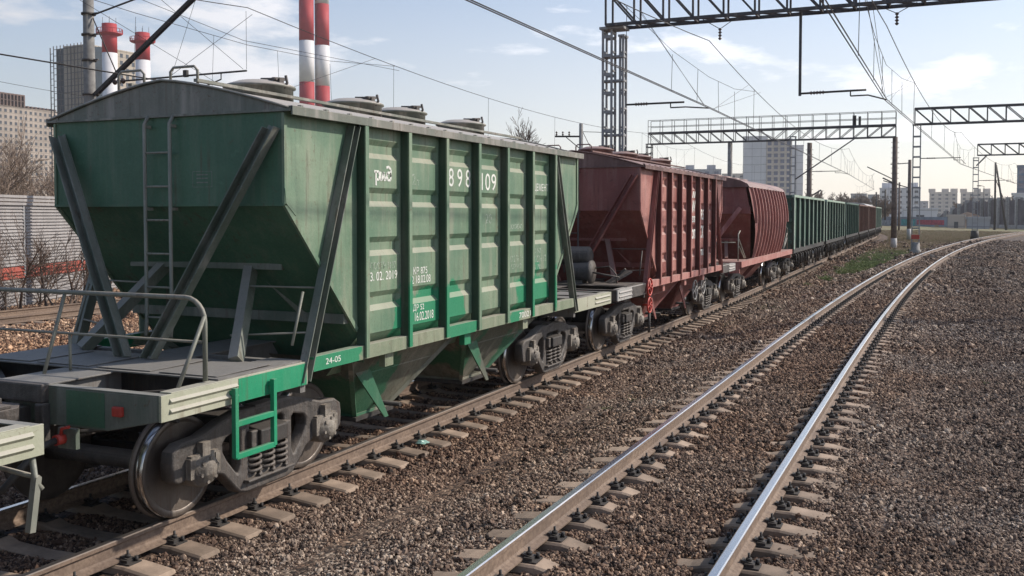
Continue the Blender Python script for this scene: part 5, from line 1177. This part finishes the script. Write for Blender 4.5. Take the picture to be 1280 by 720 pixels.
building('shed', 'small tan brick shed beside the graffiti wall', *RP(1184, 1206, 215), 8, ZZ(271, 215), 'b_cream', 3.0, 1.9, (.8, 1.4), cat='shed')
building('container_cabin', 'pale grey container cabin with a flat white roof, right of the tan shed', *RP(1208, 1237, 206), 4, ZZ(274, 206), 'b_grey', 3.0, 2.6, (1.0, .9), cat='cabin')
building('apartment_block', 'low grey block between the end of the train and the white block', *RP(1084, 1098, 640), 14, ZZ(244, 640), 'b_grey', 2.8, 4, (1.8, 1.4))
building('apartment_block', 'tiny far block on the horizon right of the white block', *RP(1150, 1160, 820), 14, ZZ(252, 820), 'b_grey', 2.8, 4, (1.8, 1.4))
building('apartment_block', 'low far block in the haze between the two distant pale blocks', *RP(1196, 1201, 900), 14, ZZ(255, 900), 'b_grey', 2.8, 4, (1.8, 1.4))
building('apartment_block', 'far grey block right of the second distant pale block', *RP(1239, 1262, 700), 14, ZZ(249, 700), 'b_grey', 2.8, 4, (1.8, 1.4))
M['mound'] = plain('sandy_mound', (.30,.20,.13), .95, 0, .25, 1.0, .4)
m = MB(); k = 24; c = P(1209, 232); vs = []
for i in range(13):
    rr = 8.2*(1-i/12)**1.0; z = -.6+3.9*(i/12)**.8
    for j in range(k): t = 2*math.pi*j/k; w_ = 1+.18*math.sin(3*t+i*.7)+.10*math.sin(7*t+i)+.05*math.sin(13*t-i*2); vs.append((rr*1.1*w_*math.cos(t), rr*.7*w_*math.sin(t), z))
m.add(vs, [(i*k+j, i*k+(j+1) % k, (i+1)*k+(j+1) % k, (i+1)*k+j) for i in range(12) for j in range(k)], True)
tag(m.build('sand_mound', M['mound'], loc=c), 'sandy mound behind the tan shed and the container cabin', 'mound')
# graffiti wall
gw, rz = facade_frame(P(1096, 262), P(1184, 228)); o = empty('graffiti_wall', P(1096, 262), rz, 'long low bluish wall painted with turquoise and red graffiti', 'wall')
M['gw'] = plain('bluish_wall', (.20,.24,.29), .85, 0, .25, .4); m = MB(); m.box(0, gw, 0, .3, -.6, ZZ(271, 245)); m.build('wall', M['gw'], o)
for i, (a_, b_, z0, z1, c) in enumerate(((.38, .58, -.1, 1.5, (.04,.30,.30)), (.60, .96, .2, 1.35, (.42,.05,.08)), (.05, .3, .0, 1.1, (.3,.34,.38)))):
    M['gr%d' % i] = plain('graffiti_paint_%s' % 'abc'[i], c, .8, 0, .5, 1.4); m = MB(); m.box(gw*a_, gw*b_, -.02, .0, z0, z1); m.build('graffiti', M['gr%d' % i], o)
# dark slatted fence on the right
M['fence'] = plain('dark_fence', (.10,.09,.10), .8, 0, .5, .25)
fl, rz = facade_frame(P(1166, 262), P(1310, 196)); o = empty('slatted_fence', P(1166, 262), rz, 'dark tall fence of uneven upright slats on the far right', 'fence'); rs = random.Random(3)
m = MB(); n = 170
for k in range(n):
    x = fl*k/n; h = 1.5+4.4*min(1, (k/n)*2.6)+rs.uniform(-.35, .25)
    if rs.random() < .12: continue
    m.box(x, x+fl/n*rs.uniform(.5, .85), -.06, .06, .2, h)
tag(m.build('slats', M['fence'], o), kind='stuff')
for k in range(15):
    x = fl*k/14; m = MB(); m.box(x-.3, x+.3, -.5, .4, -.6, 1.9+4.6*min(1, k/14*2.6)); m.build('fence_post', M['found'], o)
m = MB(); m.box(0, fl, -.2, .0, -.6, .4); m.build('plinth', M['found'], o)

# ------------------------------------------------------------------ panel wall beyond the train
M['wallp'] = weathered('ribbed_pale_panel', (.27,.255,.25), (.36,.345,.34), dust=(.3,.27,.25), dust_amt=.35, streak=.45, rust_amt=.2, scale=.6)
M['wallr'] = weathered('red_stripe_panel', (.36,.075,.05), (.42,.11,.08), dust=(.3,.22,.2), dust_amt=.3, streak=.4)
W0 = Vector((-27.39, 21.72, 0)); wd = Vector((-.389, .921, 0)).normalized(); st = W0-wd*10
o = empty('panel_wall', st, math.atan2(wd.y, wd.x), 'long white ribbed panel wall with a red stripe beyond the tracks', 'wall')
LP = 4.15; off0 = 10+1.55
for k in range(16):
    x0 = (k-3)*LP+off0
    for z0, z1, mt, nm in ((-.4, .57, 'wallp', 'panel'), (.57, .98, 'wallr', 'red_stripe'), (.98, 3.0, 'wallp', 'panel')):
        m = MB(); m.box(x0+.05, x0+LP-.05, 0, .06, z0, z1); z = z0+.05
        while z < z1-.03: m.beam((x0+.05, -.02, z), (x0+LP-.05, -.02, z), .06, .035); z += .11
        m.build(nm, M[mt], o)
    m = MB()
    for z in (3.0, 3.12, 3.24): m.box(x0, x0+LP, -.08-.02*(z > 3.1), .16, z, z+.085)
    m.build('coping', M['wallp'], o)
    m = MB(); m.box(x0-.06, x0+.06, -.03, .18, -.5, 3.1); m.build('post', M['galv'], o)

# ------------------------------------------------------------------ bare trees and bushes
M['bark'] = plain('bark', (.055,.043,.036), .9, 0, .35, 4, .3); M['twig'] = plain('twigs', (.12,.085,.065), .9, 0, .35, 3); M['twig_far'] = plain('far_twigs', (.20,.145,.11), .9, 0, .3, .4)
def bare_tree(pos, h, label, seed, depth=5, spread=.5, name='bare_tree', cat='tree', twr=.010, kids=(3, 4), trunks=1, group=None, tmat='twig', minr=.006, first=.3):
    rs = random.Random(seed); o = empty(name, pos, 0, label, cat, group); tr = MB(); br = MB()
    def grow(p, d, ln, r, lev):
        n = 3 if lev < 3 else 2; pts = [p]; q = p; dd = d
        for i in range(n):
            dd = (dd + Vector((rs.gauss(0, 1), rs.gauss(0, 1), rs.gauss(0, .6)+.25))*.13).normalized(); q = q+dd*ln/n; pts.append(q)
        rr = [max(minr, r*(1-.45*i/n)) for i in range(n+1)]
        (tr if lev == 0 else br).tube(pts, rr, 7 if lev == 0 else (5 if lev < 2 else 3), cap=False)
        if lev >= depth: return
        for k in range(rs.randint(*kids)):
            t = rs.uniform(first if lev == 0 else .25, 1); idx = min(n-1, int(t*n)); b0 = pts[idx].lerp(pts[idx+1], t*n-idx)
            ax = Vector((rs.gauss(0, 1), rs.gauss(0, 1), rs.gauss(0, .35))).normalized()
            nd = (dd + ax*rs.uniform(spread, spread*1.9)).normalized()
            if nd.z < -.1: nd.z *= -.5
            grow(b0, nd, ln*rs.uniform(.55, .78), max(minr, r*.5), lev+1)
        grow(pts[-1], dd, ln*.72, max(minr, r*.6), lev+1)
    for k in range(trunks):
        a = rs.uniform(0, 6.28); lean = .12 if trunks == 1 else .38
        grow(Vector((0, 0, -.3)) if trunks == 1 else Vector((math.cos(a)*.12, math.sin(a)*.12, -.3)), Vector((math.cos(a)*lean, math.sin(a)*lean, 1)).normalized(), h*.36, h*.018 if trunks == 1 else h*.011, 0)
    tr.build('trunk', M['bark'], o); br.build('crown', M[tmat], o); return o
for i, (px, D, h, tr_) in enumerate(((-22, 27, 3.0, 1), (4, 29, 3.2, 2), (25, 28.5, 3.4, 1), (47, 31, 2.4, 1), (60, 30.5, 3.0, 1), (77, 30.5, 3.6, 2), (93, 32, 3.1, 1), (104, 33, 2.6, 1), (141, 38, 3.0, 2), (152, 40, 2.6, 2))):
    lab = ['bare bush outside the left edge, in front of the panel wall', 'bare bush at the very left edge before the white panel wall', 'bare bush before the first wall panel, with a leaning dark stem', 'low bare bush at the joint between two wall panels', 'thin bare bush just right of the wall joint', 'forked bare sapling in the middle of the second wall panel', 'bare bush left of the concrete mast foot', 'small bare bush touching the concrete mast foot', 'bare bush seen behind the hopper strut, left one', 'bare bush seen behind the hopper ladder, right one'][i]
    bare_tree(P(px, D, -.35), h, lab, 40+i, 4, .45, 'bare_bush', 'bush', trunks=tr_, minr=.0065, kids=(2, 3), group='bare bushes along the panel wall')
for i, (px, D, h) in enumerate(((-30, 62, 9.5), (-5, 70, 9.5), (14, 60, 7.0), (30, 74, 9.5), (46, 64, 7.4), (58, 80, 9.0), (70, 68, 6.8), (84, 84, 8.0))):
    bare_tree(P(px, D, -.5), h, 'leafless brown tree behind the panel wall, before the beige apartment block', 70+i, 5, .42, minr=.011, kids=(2, 4), group='leafless trees behind the panel wall', tmat='twig_far')
bare_tree(P(628, 72, -.4), 10.2, 'bare tree showing above the green hopper roof near the sky', 91, 6, .45, minr=.014, kids=(2, 3))
for i in range(14):
    px = 1003+i*8.5; D = 230+(i*37 % 50)
    bare_tree(P(px, D, -.6), [8.5, 7.5, 9, 7, 8, 8.5, 7][i % 7]*D/255+.5, 'hazy leafless tree beyond the gondolas on the skyline', 120+i, 5, .45, minr=.05, kids=(3, 4), group='leafless trees beyond the gondolas', tmat='twig_far')
for i in range(9):
    px = 1198+i*10.5; D = 262-i*5
    bare_tree(P(px, D, -.6), 6.2+(i*7 % 4)*.7, 'leafless tree behind the dark slatted fence', 150+i, 5, .5, minr=.05, kids=(3, 4), group='leafless trees behind the dark fence', tmat='twig_far')

# ------------------------------------------------------------------ grass tufts, litter
def grass():
    col = bpy.data.collections.new('tuft_kinds')
    gm_, Nn, Ll, B = new_mat('grass_blades'); oi = Nn.new('ShaderNodeObjectInfo'); r = ramp(Nn, [(0, (.07,.125,.025)), (.5, (.13,.17,.045)), (.8, (.20,.17,.08)), (1, (.27,.20,.12))]); ge = Nn.new('ShaderNodeNewGeometry'); sx = Nn.new('ShaderNodeSeparateXYZ'); Ll.new(ge.outputs['Position'], sx.inputs[0]); dry = thr(Nn, Ll, sx.outputs[1], 74, 98, -.12, .5); dry = mth(Nn, Ll, 'ADD', dry, noise(Nn, Ll, .25, 4, .6, ge.outputs['Position'])); Ll.new(mth(Nn, Ll, 'ADD', mth(Nn, Ll, 'MULTIPLY', oi.outputs['Random'], .5), mth(Nn, Ll, 'SUBTRACT', dry, .25)), r.inputs[0]); Ll.new(r.outputs[0], B.inputs['Base Color']); B.inputs['Roughness'].default_value = .8
    for k in range(4):
        rs = random.Random(k); m = MB()
        for i in range(16):
            a = rs.uniform(0, 6.28); h = rs.uniform(.5, 1); x, y = rs.uniform(-.5, .5), rs.uniform(-.5, .5); c, s = math.cos(a), math.sin(a); l = rs.uniform(.2, .7); w_ = .035
            m.add([(x-s*w_, y+c*w_, 0), (x+s*w_, y-c*w_, 0), (x+c*l*.4+s*w_*.7, y+s*l*.4-c*w_*.7, h*.65), (x+c*l*.4-s*w_*.7, y+s*l*.4+c*w_*.7, h*.65), (x+c*l, y+s*l, h)], [(0,1,2,3), (3,2,4)])
        me = m.mesh('tuft'); me.materials.append(gm_); col.objects.link(bpy.data.objects.new('tuft', me))
    n = 60000; y = 46+144*RNG.random(n)**1.5; t = RNG.random(n); a = np.vectorize(xL)(y)+2.2; b = np.vectorize(xR)(y)-2.3; x = a+(b-a)*t
    nz = np.sin(x*1.3+y*.21+1.1*np.sin(y*.37))+np.sin(y*.33-x*.7+1.3*np.sin(x*1.9))+np.sin(x*.5+y*.9)*.6+RNG.normal(0, .55, n)
    lim_ = 1.4-3.3*np.clip((y-50)/14, 0, 1)
    keep = (nz > lim_) & (RNG.random(n) < np.clip((x-a+.2)/1.2, .08, 1)*np.clip((b-x+.2)/1.4, .05, 1)); x, y = x[keep], y[keep]
    # two small green patches nearer by
    for cx, cy, rad, k in tuple((float(a_), float(b_), .12, 9) for a_, b_ in zip(RNG.uniform(-5.4, -4.3, 16), RNG.uniform(12, 60, 16))) + tuple((float(a_), float(b_), .15, 8) for a_, b_ in zip(RNG.uniform(.6, 2.2, 5), RNG.uniform(16, 40, 5))) + ((-5.1, 31.5, .5, 150), (-4.6, 37, .5, 90), (-5.3, 26, .25, 30)):
        x = np.append(x, RNG.normal(cx, rad*.5, k)); y = np.append(y, RNG.normal(cy, rad*1.6, k))
    me = bpy.data.meshes.new('grass_tufts'); me.vertices.add(len(x)); me.vertices.foreach_set('co', np.stack([x, y, ground_z(x, y)-.02], 1).astype(np.float32).ravel())
    at = me.attributes.new('scl', 'FLOAT', 'POINT'); at.data.foreach_set('value', (RNG.uniform(.10, .24, len(x))*np.where(y < 42, .35, 1)).astype(np.float32)); me.materials.append(gm_)
    o = link('grass_tufts', me); tag(o, 'short spring grass and dry tufts between the two tracks', 'grass', kind='stuff'); scatter(o, col, .35)
grass()
m = MB(); rs = random.Random(5); vs = []
for i in range(5):
    for j in range(5): vs.append((i*.035-.07+rs.uniform(-.01, .01), j*.03-.06+rs.uniform(-.01, .01), .03+rs.uniform(0, .05)*(1 if 0 < i < 4 and 0 < j < 4 else 0)))
fs = [(i*5+j, i*5+j+1, i*5+j+6, i*5+j+5) for i in range(4) for j in range(4)]; m.add(vs, fs); tag(m.build('plastic_bag', M['litter'], loc=(-6.0, 10.75, -.22)), 'crumpled pale green plastic bag lying by the near rail of the train', 'litter')
#@@HAZE
# ------------------------------------------------------------------ air
hm = bpy.data.materials.new('haze'); hm.use_nodes = True; nt = hm.node_tree
for n in list(nt.nodes):
    if n.type == 'BSDF_PRINCIPLED': nt.nodes.remove(n)
pv = nt.nodes.new('ShaderNodeVolumePrincipled'); pv.inputs['Density'].default_value = .00024; pv.inputs['Color'].default_value = (.93, .93, .95, 1); pv.inputs['Anisotropy'].default_value = .3
nt.links.new(pv.outputs[0], nt.nodes['Material Output'].inputs['Volume'])
m = MB(); m.box(-900, 900, -100, 1000, -3.5, 150); tag(m.build('haze', hm), 'thin pale haze in the air over the railway', 'haze', kind='stuff')
